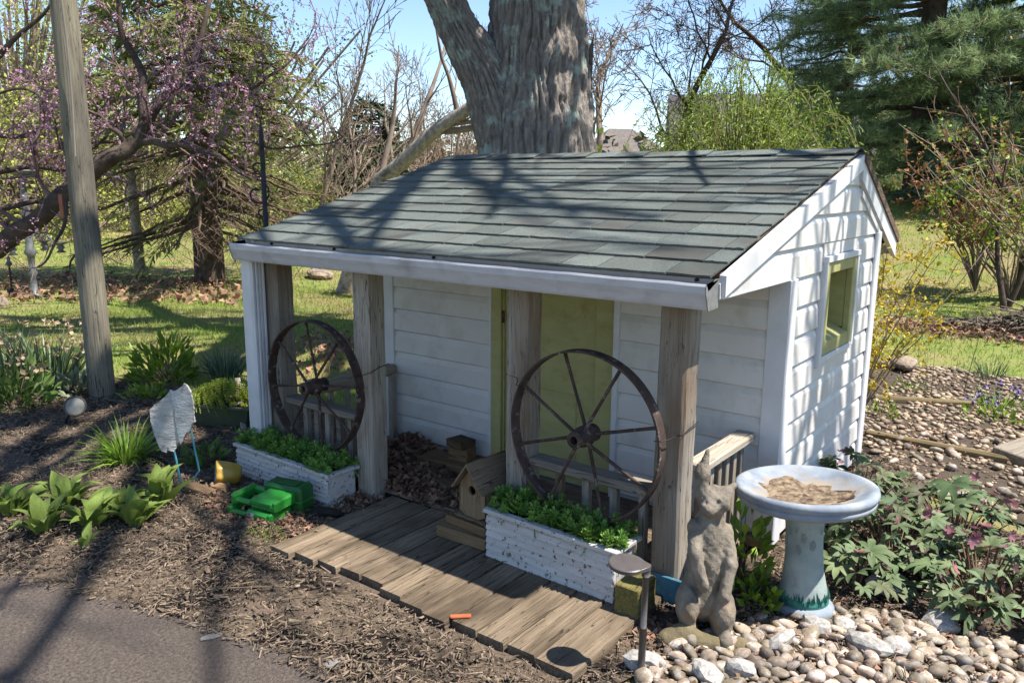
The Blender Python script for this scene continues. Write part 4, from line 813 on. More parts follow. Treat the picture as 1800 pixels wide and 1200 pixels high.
# ---------------------------------------------------------------- lights in the beds
M_brz = mat('bronze_paint', A(104, 98, 96, .6), A(92, 86, 85, .6), 20, rough=.45, spec=.5)
D0 = W(1106, 974, (G(1099, 1167)-CAM)@FW); pl = G(1118, 1195)
plc = np.array([-1.27, 2.365, 0]); PLR = R(8)
pth = thing('path_light', 'bronze path light with flat round head beside the boardwalk', 'path light', tuple(plc), None, (R(3), R(2), 0))
link('stake', MB().tube([(.055, .02, -.05), (.055, .02, .20)], .0135, 14).mesh('stake', M_brz, smooth=True), pth); link('stem', MB().tube([(.055, .02, .19), (.055, .02, .415)], .0115, 14).mesh('stem', M_brz, smooth=True), pth); link('collar', MB().tube([(.055, .02, .405), (.055, .02, .438)], .0155, 16).mesh('collar', M_brz, smooth=True), pth)
n = 40; hdv = []; 
for z_ in (.428, .431, .443, .446):
    for i in range(n):
        a = 2*math.pi*i/n; rr = .066-(.004 if z_ in (.428, .446) else 0); x_, y_ = -.008+rr*math.cos(a), -.004+rr*math.sin(a)*.95
        if math.cos(a-.36) > .9: x_, y_ = .055+.017*math.cos(a), .02+.017*math.sin(a)
        hdv.append((x_, y_, z_))
F = [[k*n+i, k*n+(i+1) % n, (k+1)*n+(i+1) % n, (k+1)*n+i] for k in range(3) for i in range(n)]+[list(range(n))[::-1], [3*n+i for i in range(n)]]
link('head', MB().add(np.array(hdv), F).mesh('head', M_brz), pth)
sp = G(114, 748); spt = thing('spotlight', 'round garden spotlight with pale lens tilted on black stake', 'spotlight', tuple(sp), None, (0, 0, .6494+.25))
hd_ = MB().lathe([(.0, -.05), (.03, -.05), (.05, -.02), (.067, .03), (.074, .034), (.074, .044), (.066, .045), (.060, .038)], 32); Mh = np.array(rotm((.085, -.01, .135), 0, R(62), R(18)))
tr = lambda mb: [setattr(mb, 'v', [(np.c_[v, np.ones(len(v))] @ Mh.T)[:, :3] for v in mb.v]), mb][1]
link('housing', tr(hd_).mesh('housing', mat('dusty_bronze', A(122, 106, 92, .62), A(96, 84, 74, .6), 14, rough=.7), smooth=True), spt)
link('lens', tr(MB().lathe([(.061, .040), (.03, .044), (.0, .045)], 32)).mesh('lens', mat('frosted_lens', A(196, 196, 184, .6), A(160, 156, 140, .55), 10, rough=.3, spec=.5, c3=A(190, 140, 110, .7), c3scale=9, c3amt=.22), smooth=True), spt)
link('stake', MB().tube([(.0, 0, -.05), (.012, 0, .05), (.06, -.0, .115)], .010, 10).mesh('stake', mat('black_plastic', A(36, 35, 34, .7), rough=.5)), spt)
# ---------------------------------------------------------------- utility pole, crook, candelabra, garden posts
M_pole = wood('pole_wood', A(170, 162, 142, .66), A(104, 98, 86, .6), 2, 1, A(104, 98, 92, .58))
pb = G(181, 697); pole = thing('wooden_pole', 'tall weathered round utility pole rising from the mulch bed', 'pole', tuple(pb))
zs = np.linspace(-.1, 7.5, 60); n = 40; V = []
crk = 2.55+math.pi
for z_ in zs:
    for i in range(n):
        a = 2*math.pi*i/n; r_ = (.099-.002*z_)*(1+.01*math.sin(5*a+z_)+.012*math.sin(9*a+.6*z_)+.006*math.sin(23*a))
        if abs((a-R(236)+math.pi) % (2*math.pi)-math.pi) < .09 and z_ > .75: r_ -= .028*min(1, (z_-.75)/.6)
        V.append((r_*math.cos(a)-.012*z_, r_*math.sin(a), z_))
F = [[k*n+i, k*n+(i+1) % n, (k+1)*n+(i+1) % n, (k+1)*n+i] for k in range(len(zs)-1) for i in range(n)]
link('shaft', mesh_np('shaft', np.array(V), np.array(F), M_pole, True), pole)
link('reflector_plate', MB().box(-.10, -.04, -.128, -.118, 1.44, 1.62, .003).mesh('reflector_plate', mat('rust_red_plate', A(176, 104, 78, .65), A(150, 84, 62, .62), 12, rough=.7)), pole, (-.05, -.0, 0))
cz = np.linspace(1.9, 6.5, 40); link('cable', MB().tube(np.stack([.115+.03*np.sin(cz*2.2)-.03*(cz-1.9)*.3, -.06-.05*np.sin(cz*1.3)**2, cz], -1), .0075, 7).mesh('cable', mat('grey_cable', A(150, 142, 132, .65), rough=.6)), pole)
hk = thing('garden_crook', 'black wrought iron crook post with scrolls behind playhouse roof', 'garden crook', (-5.97, 4.33, 0)); M_blk2 = mat('wrought_iron', A(62, 62, 66, .6), A(48, 48, 52, .6), 14, rough=.6, metal=.2)
link('post', MB().tube([(0, 0, -.1), (0, 0, 1.95), (-.015, .01, 2.02)], [.021, .021, .020], 12).mesh('post', M_blk2, smooth=True), hk); link('finial', MB().lathe([(.02, 2.0), (.026, 2.03), (.02, 2.06), (.022, 2.1), (.002, 2.26)], 10, (-.015, .01, 0)).mesh('finial', M_blk2), hk)
sx_ = np.array([-.8, -.6])
def scroll(r0, turns, c, z0, sg, nm):
    t_ = np.linspace(0, turns*2*math.pi, 40); rr = r0*(1-.75*t_/t_[-1]); P = np.stack([c*sx_[0]+rr*np.cos(t_+math.pi/2)*sx_[0], c*sx_[1]+rr*np.cos(t_+math.pi/2)*sx_[1], z0+sg*rr*np.sin(t_+math.pi/2)], -1); link(nm, MB().tube(P, .008, 6).mesh(nm, M_blk2), hk)
scroll(.12, 1.1, .06, 1.62, 1, 'scroll'); scroll(.07, 1.1, .05, 1.83, -1, 'scroll'); scroll(.06, 1.0, .03, 1.45, -1, 'scroll')
cp = G(62, 522); M_pew = mat('pewter_metal', A(150, 154, 154, .62), A(112, 116, 118, .6), 14, rough=.5, metal=.3)
cn = thing('garden_candelabra', 'tall grey candelabra ornament standing in leaves at left', 'garden ornament', tuple(cp))
link('stem', MB().lathe([(.0, 0), (.12, 0), (.10, .04), (.05, .08), (.04, .3), (.07, .36), (.04, .42), (.05, .6), (.09, .66), (.06, .72), (.045, .9), (.035, 1.1), (.06, 1.3), (.05, 1.5), (.03, 1.65), (.06, 1.68), (.03, 1.72)], 16).mesh('stem', M_pew, smooth=True), cn)
link('top_dish', MB().lathe([(.0, 1.72), (.05, 1.72), (.17, 1.80), (.21, 1.83), (.2, 1.845), (.1, 1.8), (0, 1.79)], 24).mesh('top_dish', M_pew, smooth=True), cn)
for i, a in enumerate((2.3, -.9, .7, -2.5)):
    t_ = np.linspace(0, 1, 16); rx = .10+.34*t_; P = np.stack([rx*math.cos(a), rx*math.sin(a), .86+.09*np.sin(t_*5.2)], -1); ar = link('arm', MB().tube(P, .014, 7).mesh('arm', M_pew), cn)
    link('candle_cup', MB().lathe([(.0, -.14), (.07, -.14), (.03, -.10), (.06, -.07), (.035, -.03), (.09, .0), (.1, .012), (0, .012)], 14, (.44*math.cos(a), .44*math.sin(a), .80)).mesh('candle_cup', M_pew, smooth=True), ar)
sp2 = G(22, 519); t = thing('garden_stake', 'short dark ornamental stake left of the candelabra', 'garden ornament', tuple(sp2)); link('rod', MB().tube([(0, 0, 0), (0, 0, .45)], .014, 8).mesh('rod', M_blk2), t); link('knob', MB().lathe([(.0, 0), (.06, .0), (.07, .05), (.02, .1)], 12).mesh('knob', M_blk2), t); link('finial', MB().lathe([(.015, .43), (.05, .47), (.02, .52), (.03, .55), (0, .6)], 10).mesh('finial', M_pew), t)
wp = G(247, 487); o = MB().tube([(0, 0, -.1), (-.01, 0, .9), (-.05, 0, 1.9)], [.10, .088, .075], 10).build('birch_stub', mat('pale_bark', A(190, 180, 156, .66), A(150, 138, 116, .62), 9, (1, 1, 3), rough=.9, bump=.5), None, True); o.location = tuple(wp); tag(o, 'pale bare trunk stub left of the spruce trunk', 'tree stub')
for (u, v, s_, lb) in ((40, 508, .16, 'small pale stone among leaves beside candelabra'), (0, 535, .3, 'grey rock at the left edge of lawn'), (1590, 650, .42, 'large flat tan rock at the back of gravel'), (1555, 645, .28, 'brown rock beside the large flat tan rock'), (560, 485, .5, 'pale stump roots on the lawn seen under eave')):
    p = G(u, v); o = link('garden_rock', rock_mesh('garden_rock', mat('tan_rock', A(176, 158, 138, .66), A(140, 124, 108, .64), 8, rough=.9, bump=.6, bscale=18, objrand=.12), int(u)+3, 3, .6, .5, False), None, (p[0], p[1], s_*.12), (0, 0, u*.1), (s_*1.3, s_*.8, s_*.8)); tag(o, lb, 'rock')
# landscape timbers that edge the gravel
M_ltim = wood('edging_timber', A(158, 140, 104, .62), A(112, 98, 74, .6), 0)
for (a, b, lb) in (((1521, 766), (1810, 822), 'near landscape timber edging the gravel behind the playhouse'), ((1535, 705), (1712, 716), 'far landscape timber across the gravel')):
    A0, B0 = G(*a), G(*b); d = B0-A0; L = np.linalg.norm(d); o = MB().box(0, L, -.035, .035, 0, .05, .012, .002).build('landscape_timber', M_ltim, None); o.location = tuple(A0); o.rotation_euler = (0, 0, math.atan2(d[1], d[0])); tag(o, lb, 'timber')
A0 = G(1800, 790); o = MB().box(-.02, .3, -.4, .4, 0, .09, .006).build('weathered_board', wood('grey_board', A(186, 176, 160, .68), A(140, 130, 116, .64), 1), None); o.location = tuple(A0); o.rotation_euler = (0, .1, R(-20)); tag(o, 'grey board at right edge on the gravel', 'board')
# ---------------------------------------------------------------- leaf piles on the porch
M_leafd = mat('dark_dry_leaf', A(164, 128, 104, .72), A(108, 84, 70, .66), 9, rough=.8, geo=.5, huevar=.02, trans=.1)
def pile(name, pts, size, label):
    o = leaves(name, pts, M_leafd, size, .65, None, .4, None, 1.1, .45); tag(o, label, 'leaf pile', None, 'stuff')
pile('leaf_pile_on_porch', np.r_[blob(1500, (-3.15, 3.18), (.42, .2), .055, .06), blob(420, (-2.85, 3.1), (.3, .14), .02, .06)], .042, 'brown curled leaves heaped on porch floor behind second post')
pile('leaf_pile_by_wall', blob(900, (-3.42, 3.50), (.2, .1), .11, .06), .048, 'heap of curled oak leaves against the porch wall')
pile('leaf_pile_by_door', blob(180, (-2.72, 3.53), (.22, .07), .03, .06), .04, 'leaves gathered at the foot of the green door')
pile('leaf_pile_by_statue', np.r_[blob(220, (-1.36, 2.66), (.14, .12), .02), blob(160, (-1.2, 2.64), (.12, .08), .02), blob(160, (-1.7, 2.66), (.35, .05), .02)], .03, 'dry leaf scraps between planter, timber stub and statue')
tw = MB()
for (u, v, L, a) in ((370, 1040, .34, 40), (400, 1035, .2, 55), (340, 880, .3, 30), (1010, 1035, .22, -30), (930, 1010, .3, -35), (590, 1060, .12, 20), (1330, 1120, .2, 60), (250, 790, .3, -30)):
    p = G(u, v); d = np.array([math.cos(R(a)), math.sin(R(a)), .02]); q = np.linspace(0, 1, 6)[:, None]; tw.tube(p+d*q*L+np.c_[.008*np.sin(q*5), .008*np.cos(q*4), .012+.008*np.sin(q*3)], np.linspace(.004, .0018, 6), 5)
tag(tw.build('fallen_twigs', mat('twig_wood', A(160, 138, 112, .64), A(120, 100, 82, .6), 20, rough=.9), None), 'thin fallen twigs scattered over the mulch', 'twigs', None, 'stuff')
# ---------------------------------------------------------------- broad leaves and clumps
def leaf_mesh(name, m, L=1.0, wd=.4, arch=.35, fold=.12, n=7, wav=.0):
    """one pointed leaf along +x, arching over, with a folded midrib"""
    V = []; F = []
    for i in range(n):
        t = i/(n-1); x_ = L*(t-.12*arch*t*t); z_ = L*arch*(math.sin(t*2.2)*.55-t*t*.45); w_ = wd*L*.5*math.sin(math.pi*min(1, t**.72*.97+.02))**.9*(1 if i < n-1 else .02); wz = wav*L*math.sin(t*9)
        V += [(x_, -w_, z_+fold*w_*1.6+wz), (x_, 0, z_), (x_, w_, z_+fold*w_*1.6-wz)]
    for i in range(n-1):
        a = i*3; F += [[a, a+1, a+4, a+3], [a+1, a+2, a+5, a+4]]
    return MB().add(np.array(V), F).mesh(name, m, smooth=True)
M_hosta = mat('hosta_leaf', A(172, 192, 98, .66), A(124, 154, 64, .62), 3, (2, 26, 2), bump=.5, bscale=4, bdist=.02, rough=.5, objrand=.16, trans=.32, spec=.35, contrast=.8)
HL = [leaf_mesh('leaf', M_hosta, 1, .42, a, .2, 8, .012) for a in (.25, .45, .7)]
def hosta(u, v, n, L, label, up=(.7, 1.35)):
    p = G(u, v); t = thing('hosta', label, 'plant', tuple(p), 'young hostas along the front of the bed')
    for i in range(n):
        a = 2*math.pi*i/n*1.62+random.uniform(-.4, .4); e = random.uniform(*up); s_ = 1.35*L*random.uniform(.65, 1.1); r_ = .02+.015*random.random()
        link('leaf', random.choice(HL), t, (r_*math.cos(a), r_*math.sin(a), .0), (random.gauss(0, .25), -e*.85, a), (s_, s_*random.uniform(.75, 1.05), s_))
for (u, v, n, L, lb) in ((18, 905, 14, .17, 'leftmost bright green hosta at the picture edge'), (75, 935, 14, .17, 'hosta clump second from the left edge'), (118, 890, 14, .16, 'hosta behind the second clump from left'), (165, 925, 15, .18, 'middle hosta clump of the front row'), (205, 905, 12, .16, 'hosta right of the middle clump, half hidden'), (238, 925, 14, .16, 'hosta second from the right of the row'), (283, 892, 9, .19, 'rightmost hosta, with tall upright leaves by wing ornament'), (150, 962, 4, .09, 'tiny hosta shoot in front of the middle clump')):
    hosta(u, v, n, L, lb, (.85, 1.4) if u == 283 else (.45, 1.25))
def blades(name, u, v, n, L, wd, spread, m, label, lean=(0, 0), droop=.5, rad=.08, cat='plant', flowers=None, z=0.0):
    p = G(u, v, z) if not isinstance(u, tuple) else np.array(u); t = thing(name, label, cat, tuple(p)); a = rng.uniform(0, 2*math.pi, n); q = np.sqrt(rng.uniform(0, 1, n))*rad; el = np.abs(rng.normal(0, spread, n)); l_ = L*rng.uniform(.55, 1.1, n); V = []; K_ = 5
    b0 = np.stack([q*np.cos(a), q*np.sin(a), 0*a], -1); d = np.stack([np.cos(a)*np.sin(el)+lean[0], np.sin(a)*np.sin(el)+lean[1], np.cos(el)], -1); o_ = np.stack([np.cos(a), np.sin(a), 0*a], -1); s_ = unit(np.cross(d, np.array([0, 0, 1.])+rng.normal(0, .5, (n, 3))))
    rows = []
    for i in range(K_):
        tt = i/(K_-1); c = b0+d*(l_*tt)[:, None]+o_*(droop*l_*tt**2.2*np.sin(el+.25))[:, None]-np.array([0, 0, 1.])*(droop*.6*l_*tt**2.5*np.sin(el+.15))[:, None]; w_ = wd*.5*(1-tt**2.2)+.0006; rows += [c-s_*w_, c+s_*w_]
    V = np.stack(rows, 1).reshape(-1, 3); base = (np.arange(n)*2*K_)[:, None]; Q = np.concatenate([base+np.array([[2*i, 2*i+1, 2*i+3, 2*i+2]]) for i in range(K_-1)])
    link('foliage', mesh_np('foliage', V, Q, m, True), t)
    if flowers:
        nf, mm, sz = flowers; k = rng.choice(n, nf); tp = V.reshape(n, 2*K_, 3)[k, -1]+np.array([0, 0, .02]); f0 = leaves('flower', rng.normal(0, sz*.3, (8, 3)), mm, sz, .7, t); f0.location = tp[0]
        for q_ in tp[1:]: link('flower', f0.data, t, q_, (0, rng.normal(0, .5), rng.uniform(0, 6)))
    return t
M_day = mat('daylily_blade', A(150, 184, 74, .66), A(104, 146, 50, .62), 6, rough=.4, geo=.22, trans=.3, spec=.4); M_daf = mat('daffodil_blade', A(128, 150, 108, .62), A(90, 118, 80, .6), 6, rough=.45, geo=.25, trans=.22, spec=.4); M_tan = mat('spent_petals', A(206, 186, 156, .74), A(176, 150, 118, .7), 9, rough=.8, geo=.2, trans=.3); M_grn = mat('soft_green_leaf', A(132, 158, 86, .64), A(92, 124, 60, .6), 9, rough=.5, geo=.3, huevar=.015, trans=.25); M_lime = mat('lime_leaf', A(158, 184, 70, .68), A(116, 152, 48, .64), 9, rough=.5, geo=.25, trans=.3)
blades('daylily', 222, 812, 150, .30, .013, .42, M_day, 'arching light green daylily clump left of the wing ornament', droop=.75, rad=.10)
blades('daffodil_clump', 85, 672, 230, .48, .014, .26, M_daf, 'large daffodil clump with faded flowers left of the pole', droop=.35, rad=.24, flowers=(26, M_tan, .04))
blades('daffodil_clump', 15, 668, 130, .45, .014, .3, M_daf, 'daffodil clump cut by the left picture edge', droop=.4, rad=.2, flowers=(12, M_tan, .04))
blades('daffodil_clump', 398, 660, 130, .27, .011, .36, mat('blue_green_blade', A(122, 146, 120, .6), A(84, 112, 90, .58), 6, rough=.5, geo=.25, trans=.2), 'blue green daffodil leaves behind the yellow stonecrop trough', droop=.35, rad=.13)
blades('grape_hyacinth', 1755, 715, 90, .16, .008, .6, M_day, 'grape hyacinth tuft with violet flowers on the right gravel', droop=.7, rad=.12, flowers=(16, mat('violet_flower', A(120, 104, 160, .66), rough=.6, geo=.2), .03))
blades('grass_tuft', 1740, 665, 70, .22, .006, .4, M_daf, 'grass tuft at the back edge of the gravel', droop=.5, rad=.12)
blades('grass_tuft', 1545, 640, 60, .2, .007, .5, M_grn, 'green weeds at the rear corner of the playhouse', droop=.5, rad=.14)
blades('garlic_shoots', 1650, 690, 7, .6, .006, .12, M_daf, 'few tall thin shoots rising from the gravel', droop=.1, rad=.35)
blades('lone_stalk', 236, 672, 3, .35, .006, .12, M_daf, 'lone bent stalk right of the wooden pole', droop=.6, rad=.03)
def bush(name, p, r, n, size, m, label, stems=10, cat='plant', aspect=.5, sm=None, up=.6, hollow=.35, group=None, dense=True, h0=.0):
    """a low leafy plant: thin stems and leaf faces spread through an uneven mound"""
    t = thing(name, label, cat, tuple(p), group); k = rng.normal(size=(n, 3)); k = unit(k)*(hollow+(1-hollow)*rng.uniform(0, 1, (n, 1))**.5); k[:, 2] = np.abs(k[:, 2]); lump = 1+.22*np.sin(5*k[:, :1]+3*k[:, 1:2])+.15*np.sin(9*k[:, 1:2]+4)
    C = k*np.array(r)*lump+np.array([0, 0, h0]); leaves('foliage', C, m, size, aspect, t, up, k+np.array([0, 0, .3]))
    st = MB()
    for i in range(stems):
        e = C[rng.integers(n)]; st.tube([(e[0]*.1, e[1]*.1, -.02), (e[0]*.55, e[1]*.55, e[2]*.6), tuple(e)], [.006*r[2]/.3+.0015, .004*r[2]/.3+.001, .0015], 4, False)
    link('stems', st.mesh('stems', sm or MATS['twig_wood']), t); return t
bush('hellebore_clump', G(32, 715), (.30, .28, .30), 420, .085, M_grn, 'leafy hellebore with tan bracts at the left edge', 24, aspect=.42)
b_ = leaves('bract', rng.normal(0, .015, (5, 3)), M_tan, .05, .8, bpy.data.objects['hellebore_clump']); b_.location = (.2, 0, .27)
for i in range(13): link('bract', b_.data, bpy.data.objects['hellebore_clump'], (-.05+.25*math.cos(i*2.4), .2*math.sin(i*2.4), .27+.02*(i % 3)), (0, 0, i))
bush('lambs_ear', G(128, 690), (.26, .18, .13), 240, .07, mat('grey_green_leaf', A(170, 178, 146, .64), A(132, 146, 112, .6), 8, rough=.8, geo=.2), 'grey green low leaves at the foot of the pole', 12)
bush('peony', G(290, 668), (.30, .26, .30), 330, .11, M_lime, 'bright green peony with long leaflets right of the pole', 22, aspect=.3, hollow=.5)
bush('small_weed', G(262, 700), (.18, .14, .1), 110, .06, M_lime, 'small lime green seedling between pole and wing ornament', 10, aspect=.4)
bush('creeping_weed', G(470, 945), (.16, .08, .03), 240, .016, M_lime, 'tiny creeping weed on the mulch before the green cases', 14)
bush('shade_leaves', G(360, 815), (.16, .12, .1), 90, .07, M_grn, 'dark leaves in the shade behind the wing ornament', 10)
# stonecrop mound in a green trough
tp = G(388, 745); tr_ = thing('trough_planter', 'long dark green trough planter left of the porch', 'planter', tuple(tp), None, (0, 0, R(28))); M_tr = mat('green_trough', A(100, 112, 84, .58), A(76, 88, 66, .56), 7, rough=.6)
link('trough', MB().add(np.array([(-.24, -.09, 0), (.24, -.09, 0), (.24, .09, 0), (-.24, .09, 0), (-.28, -.12, .16), (.28, -.12, .16), (.28, .12, .16), (-.28, .12, .16)]), [[0, 1, 2, 3], [0, 4, 5, 1], [1, 5, 6, 2], [2, 6, 7, 3], [3, 7, 4, 0]]).mesh('trough', M_tr), tr_); link('rim', MB().box(-.295, .295, -.135, -.112, .148, .17, .004).box(-.295, .295, .112, .135, .148, .17, .004).box(-.295, -.275, -.112, .112, .149, .169, .004).box(.275, .295, -.112, .112, .149, .169, .004).mesh('rim', M_tr), tr_); link('soil', MB().box(-.27, .27, -.111, .111, .12, .15, 0).mesh('soil', M_soil), tr_)
ys = thing('yellow_stonecrop', 'mounded yellow green stonecrop spilling over the trough planter', 'plant', (tp[0], tp[1], .15), None, (0, 0, R(28)))
for i in range(260):
    a, q = rng.uniform(0, 6.283), math.sqrt(rng.uniform(0, 1)); px, py = q*.27*math.cos(a), q*.15*math.sin(a); s_ = rng.uniform(.9, 1.5); link('sprig', ROS2[rng.integers(3)], ys, (px, py, .14*(1-q**2)*(.85+.2*math.sin(9*px))+.01), (py*-3, px*2, a), (s_, s_, s_))
o = MB().box(-.02, .02, -.25, .25, 0, .03, .004).build('leaning_board', M_raily, None); p = G(425, 745); o.location = (p[0], p[1], .13); o.rotation_euler = (R(38), 0, R(60)); tag(o, 'grey board leaning across the right end of trough', 'board')
# hellebore bed right of the bird bath: palmate leaves and pink flowers
M_hel = mat('hellebore_leaf', A(140, 158, 112, .6), A(88, 112, 74, .56), 3, rough=.6, objrand=.24, huevar=.02, spec=.25, trans=.15, c3=A(120, 100, 86, .6), c3scale=2.0, c3amt=.2, c3edge=.1); M_helf = mat('pink_sepal', A(192, 134, 142, .66), A(150, 98, 110, .6), 12, rough=.5, objrand=.2, huevar=.02, trans=.25)
def palm(seed, m, nl, L, wd, arch):
    r_ = random.Random(seed); mb = MB()
    for i in range(nl):
        a = (i-(nl-1)/2)*(4.3/nl)+r_.uniform(-.1, .1); l_ = L*(1-.25*abs(i-(nl-1)/2)/nl)*r_.uniform(.85, 1.1); n = 6; V = []; F = []
        for k in range(n):
            t = k/(n-1); x_ = l_*t; z_ = l_*arch*(math.sin(t*2.4)*.5-t*t*.5); w_ = wd*l_*.5*math.sin(math.pi*min(1, t**1.2*.97+.02))+.0008; V += [(x_, -w_, z_+.2*w_), (x_, 0, z_), (x_, w_, z_+.2*w_)]
        V = np.array(V); c, s_ = math.cos(a), math.sin(a); V = np.stack([V[:, 0]*c-V[:, 1]*s_, V[:, 0]*s_+V[:, 1]*c, V[:, 2]], -1); F = [q for k in range(n-1) for q in ([k*3, k*3+1, k*3+4, k*3+3], [k*3+1, k*3+2, k*3+5, k*3+4])]; mb.add(V, F)
    return mb.mesh('leaf', m, smooth=True)
PALM = [palm(i, M_hel, 5+i % 2, .076+.012*(i % 3), .33, .30) for i in range(6)]
def flower_mesh(seed):
    r_ = random.Random(seed); mb = MB()
    for i in range(5):
        a = 2*math.pi*i/5; c, s_ = math.cos(a), math.sin(a); V = np.array([(0, 0, 0), (.014, -.012, .006), (.032, -.010, .012), (.038, 0, .012), (.032, .010, .012), (.014, .012, .006), (.02, 0, .003)])*r_.uniform(.9, 1.1); V = np.stack([V[:, 0]*c-V[:, 1]*s_, V[:, 0]*s_+V[:, 1]*c, V[:, 2]], -1); mb.add(V, [[0, 1, 6], [1, 2, 6], [2, 3, 6], [3, 4, 6], [4, 5, 6], [5, 0, 6]])
    return mb.mesh('flower', M_helf, smooth=True)
FLW = [flower_mesh(i) for i in range(3)]
def hellebore(c, r, nl, nf, label, h=.34):
    t = thing('hellebore', label, 'plant', (c[0], c[1], 0), 'pink flowering hellebores beside the gravel'); sm = MB()
    for i in range(nl):
        a = random.uniform(0, 6.283); q = math.sqrt(random.random())*1.0; x_, y_ = r*q*math.cos(a), r*q*math.sin(a); z_ = h*(1-q**2.2*.75)*random.uniform(.65, 1.05); s_ = random.uniform(.6, 1.15)
        link('leaf', random.choice(PALM), t, (x_, y_, z_), (random.gauss(0, .35), random.gauss(.05, .3)+.25*q, a+random.gauss(0, .5)), (s_, s_, s_)); sm.tube([(x_*.3, y_*.3, 0), (x_*.75, y_*.75, z_*.7), (x_, y_, z_)], [.004, .0035, .002], 4, False)
    link('stems', sm.mesh('stems', mat('hellebore_stem', A(136, 128, 92, .6), A(150, 104, 96, .6), 8, rough=.6)), t)
    for i in range(nf):
        a = random.uniform(0, 6.283); q = math.sqrt(random.random())*.9; s_ = random.uniform(.55, .95); link('flower', random.choice(FLW), t, (r*q*math.cos(a), r*q*math.sin(a), h*(1-q*q*.6)*random.uniform(.85, 1.12)), (random.gauss(0, .7), random.gauss(0, .7), a), (s_, s_, s_))
for (c, r, nl, nf, h, lb) in (((-.70, 3.86), .30, 72, 16, .30, 'hellebore just right of the bird bath pedestal'), ((-.32, 3.72), .32, 72, 26, .30, 'hellebore with most pink flowers at the right of the bed'), ((-.98, 4.35), .30, 60, 10, .34, 'hellebore against the foot of the gable wall'), ((-.50, 4.30), .34, 62, 20, .32, 'hellebore at the back between gable wall and gravel'), ((.02, 3.88), .26, 40, 20, .26, 'hellebore cut by the right picture edge'), ((-.78, 3.52), .16, 22, 3, .2, 'low hellebore at the front of the clump')):
    hellebore(c, r, nl, nf, lb, h)
bush('leafy_shoots', (-1.19, 3.24, 0), (.15, .15, .33), 120, .075, M_lime, 'young green leafy shoots between statue and bird bath', 14, aspect=.5, hollow=.3)
bush('leafy_shoots', (-1.08, 3.1, 0), (.13, .1, .12), 60, .06, M_lime, 'low green shoots at the foot of the side rail', 8, aspect=.5)
bush('gravel_weed', G(1745, 740), (.2, .15, .12), 90, .05, M_lime, 'small green weed on the gravel at right', 8)
for (u, v, lb) in ((1550, 735, 'small weed on gravel by the playhouse corner'), (1600, 690, 'sparse weed in the middle of the gravel')): bush('gravel_weed', G(u, v), (.14, .1, .12), 50, .04, M_lime, lb, 6)
# ---------------------------------------------------------------- trees
def grow(out, tips, p, d, L, r, lvl, P, rnd):
    n = max(4, int(L/P['step'])+2); st = L/(n-1); pts = [p]; d = d/np.linalg.norm(d); rr = [r]; dirs = [d]
    for i in range(1, n):
        d = d+rnd.normal(0, P['wig'], 3)+np.array([0, 0, P['up'][min(lvl, len(P['up'])-1)]])*st; d = d/np.linalg.norm(d); p = p+d*st; pts.append(p); rr.append(max(P.get('rmin', .003), r*(1-(1-P['taper'])*i/(n-1)))); dirs.append(d)
    out.append((np.array(pts), np.array(rr), lvl))
    if lvl >= P['depth']:
        tips.extend((pts[i], dirs[i], lvl) for i in range(1, n)); return
    if lvl >= P.get('tipfrom', 9): tips.extend((pts[i], dirs[i], lvl) for i in range(1, n))
    k = P['n'][min(lvl, len(P['n'])-1)]
    for j in range(k):
        t = P['t0']+(1-P['t0'])*(j+rnd.uniform(.1, .9))/k; i = min(n-1, int(t*(n-1))); ax_ = np.cross(dirs[i], rnd.normal(size=3)); ax_ /= np.linalg.norm(ax_)+1e-9; an = P['ang']*rnd.uniform(.6, 1.3); dd = dirs[i]*math.cos(an)+np.cross(ax_, dirs[i])*math.sin(an)
        grow(out, tips, pts[i], dd, L*P['lr']*rnd.uniform(.65, 1.15)*(1-.35*t), max(P.get('rmin', .003), rr[i]*P['rr']), lvl+1, P, rnd)
def branches(name, out, m, parent, lv, sides=(10, 7, 5, 4, 3)):
    mb = MB(); org = ORG[parent.name]; s_ = [o for o in out if lv[0] <= o[2] <= lv[1]]
    for P, r_, l in s_: mb.tube(P-org, r_, sides[min(l, len(sides)-1)], False)
    return link(name, mb.mesh(name, m, smooth=True), parent)
def around(tips, k, sig, rnd):
    T = np.array([t[0] for t in tips]); D = np.array([t[1] for t in tips]); i = np.repeat(np.arange(len(T)), k); return T[i]+rnd.normal(0, sig, (len(i), 3)), D[i]
M_bark = mat('grey_bark', A(136, 122, 112, .6), A(96, 84, 78, .58), 5, (4, 4, 1), rough=.95, bump=1, bscale=6, bdist=.03, c3=A(158, 168, 158, .62), c3scale=3, c3amt=.3); M_twig = mat('grey_twig', A(172, 154, 138, .68), A(132, 114, 102, .62), 4, rough=.9, geo=.2); M_dbark = mat('dark_bark', A(112, 98, 88, .6), A(78, 67, 61, .58), 8, rough=.95, bump=.8, bscale=10, bdist=.02)
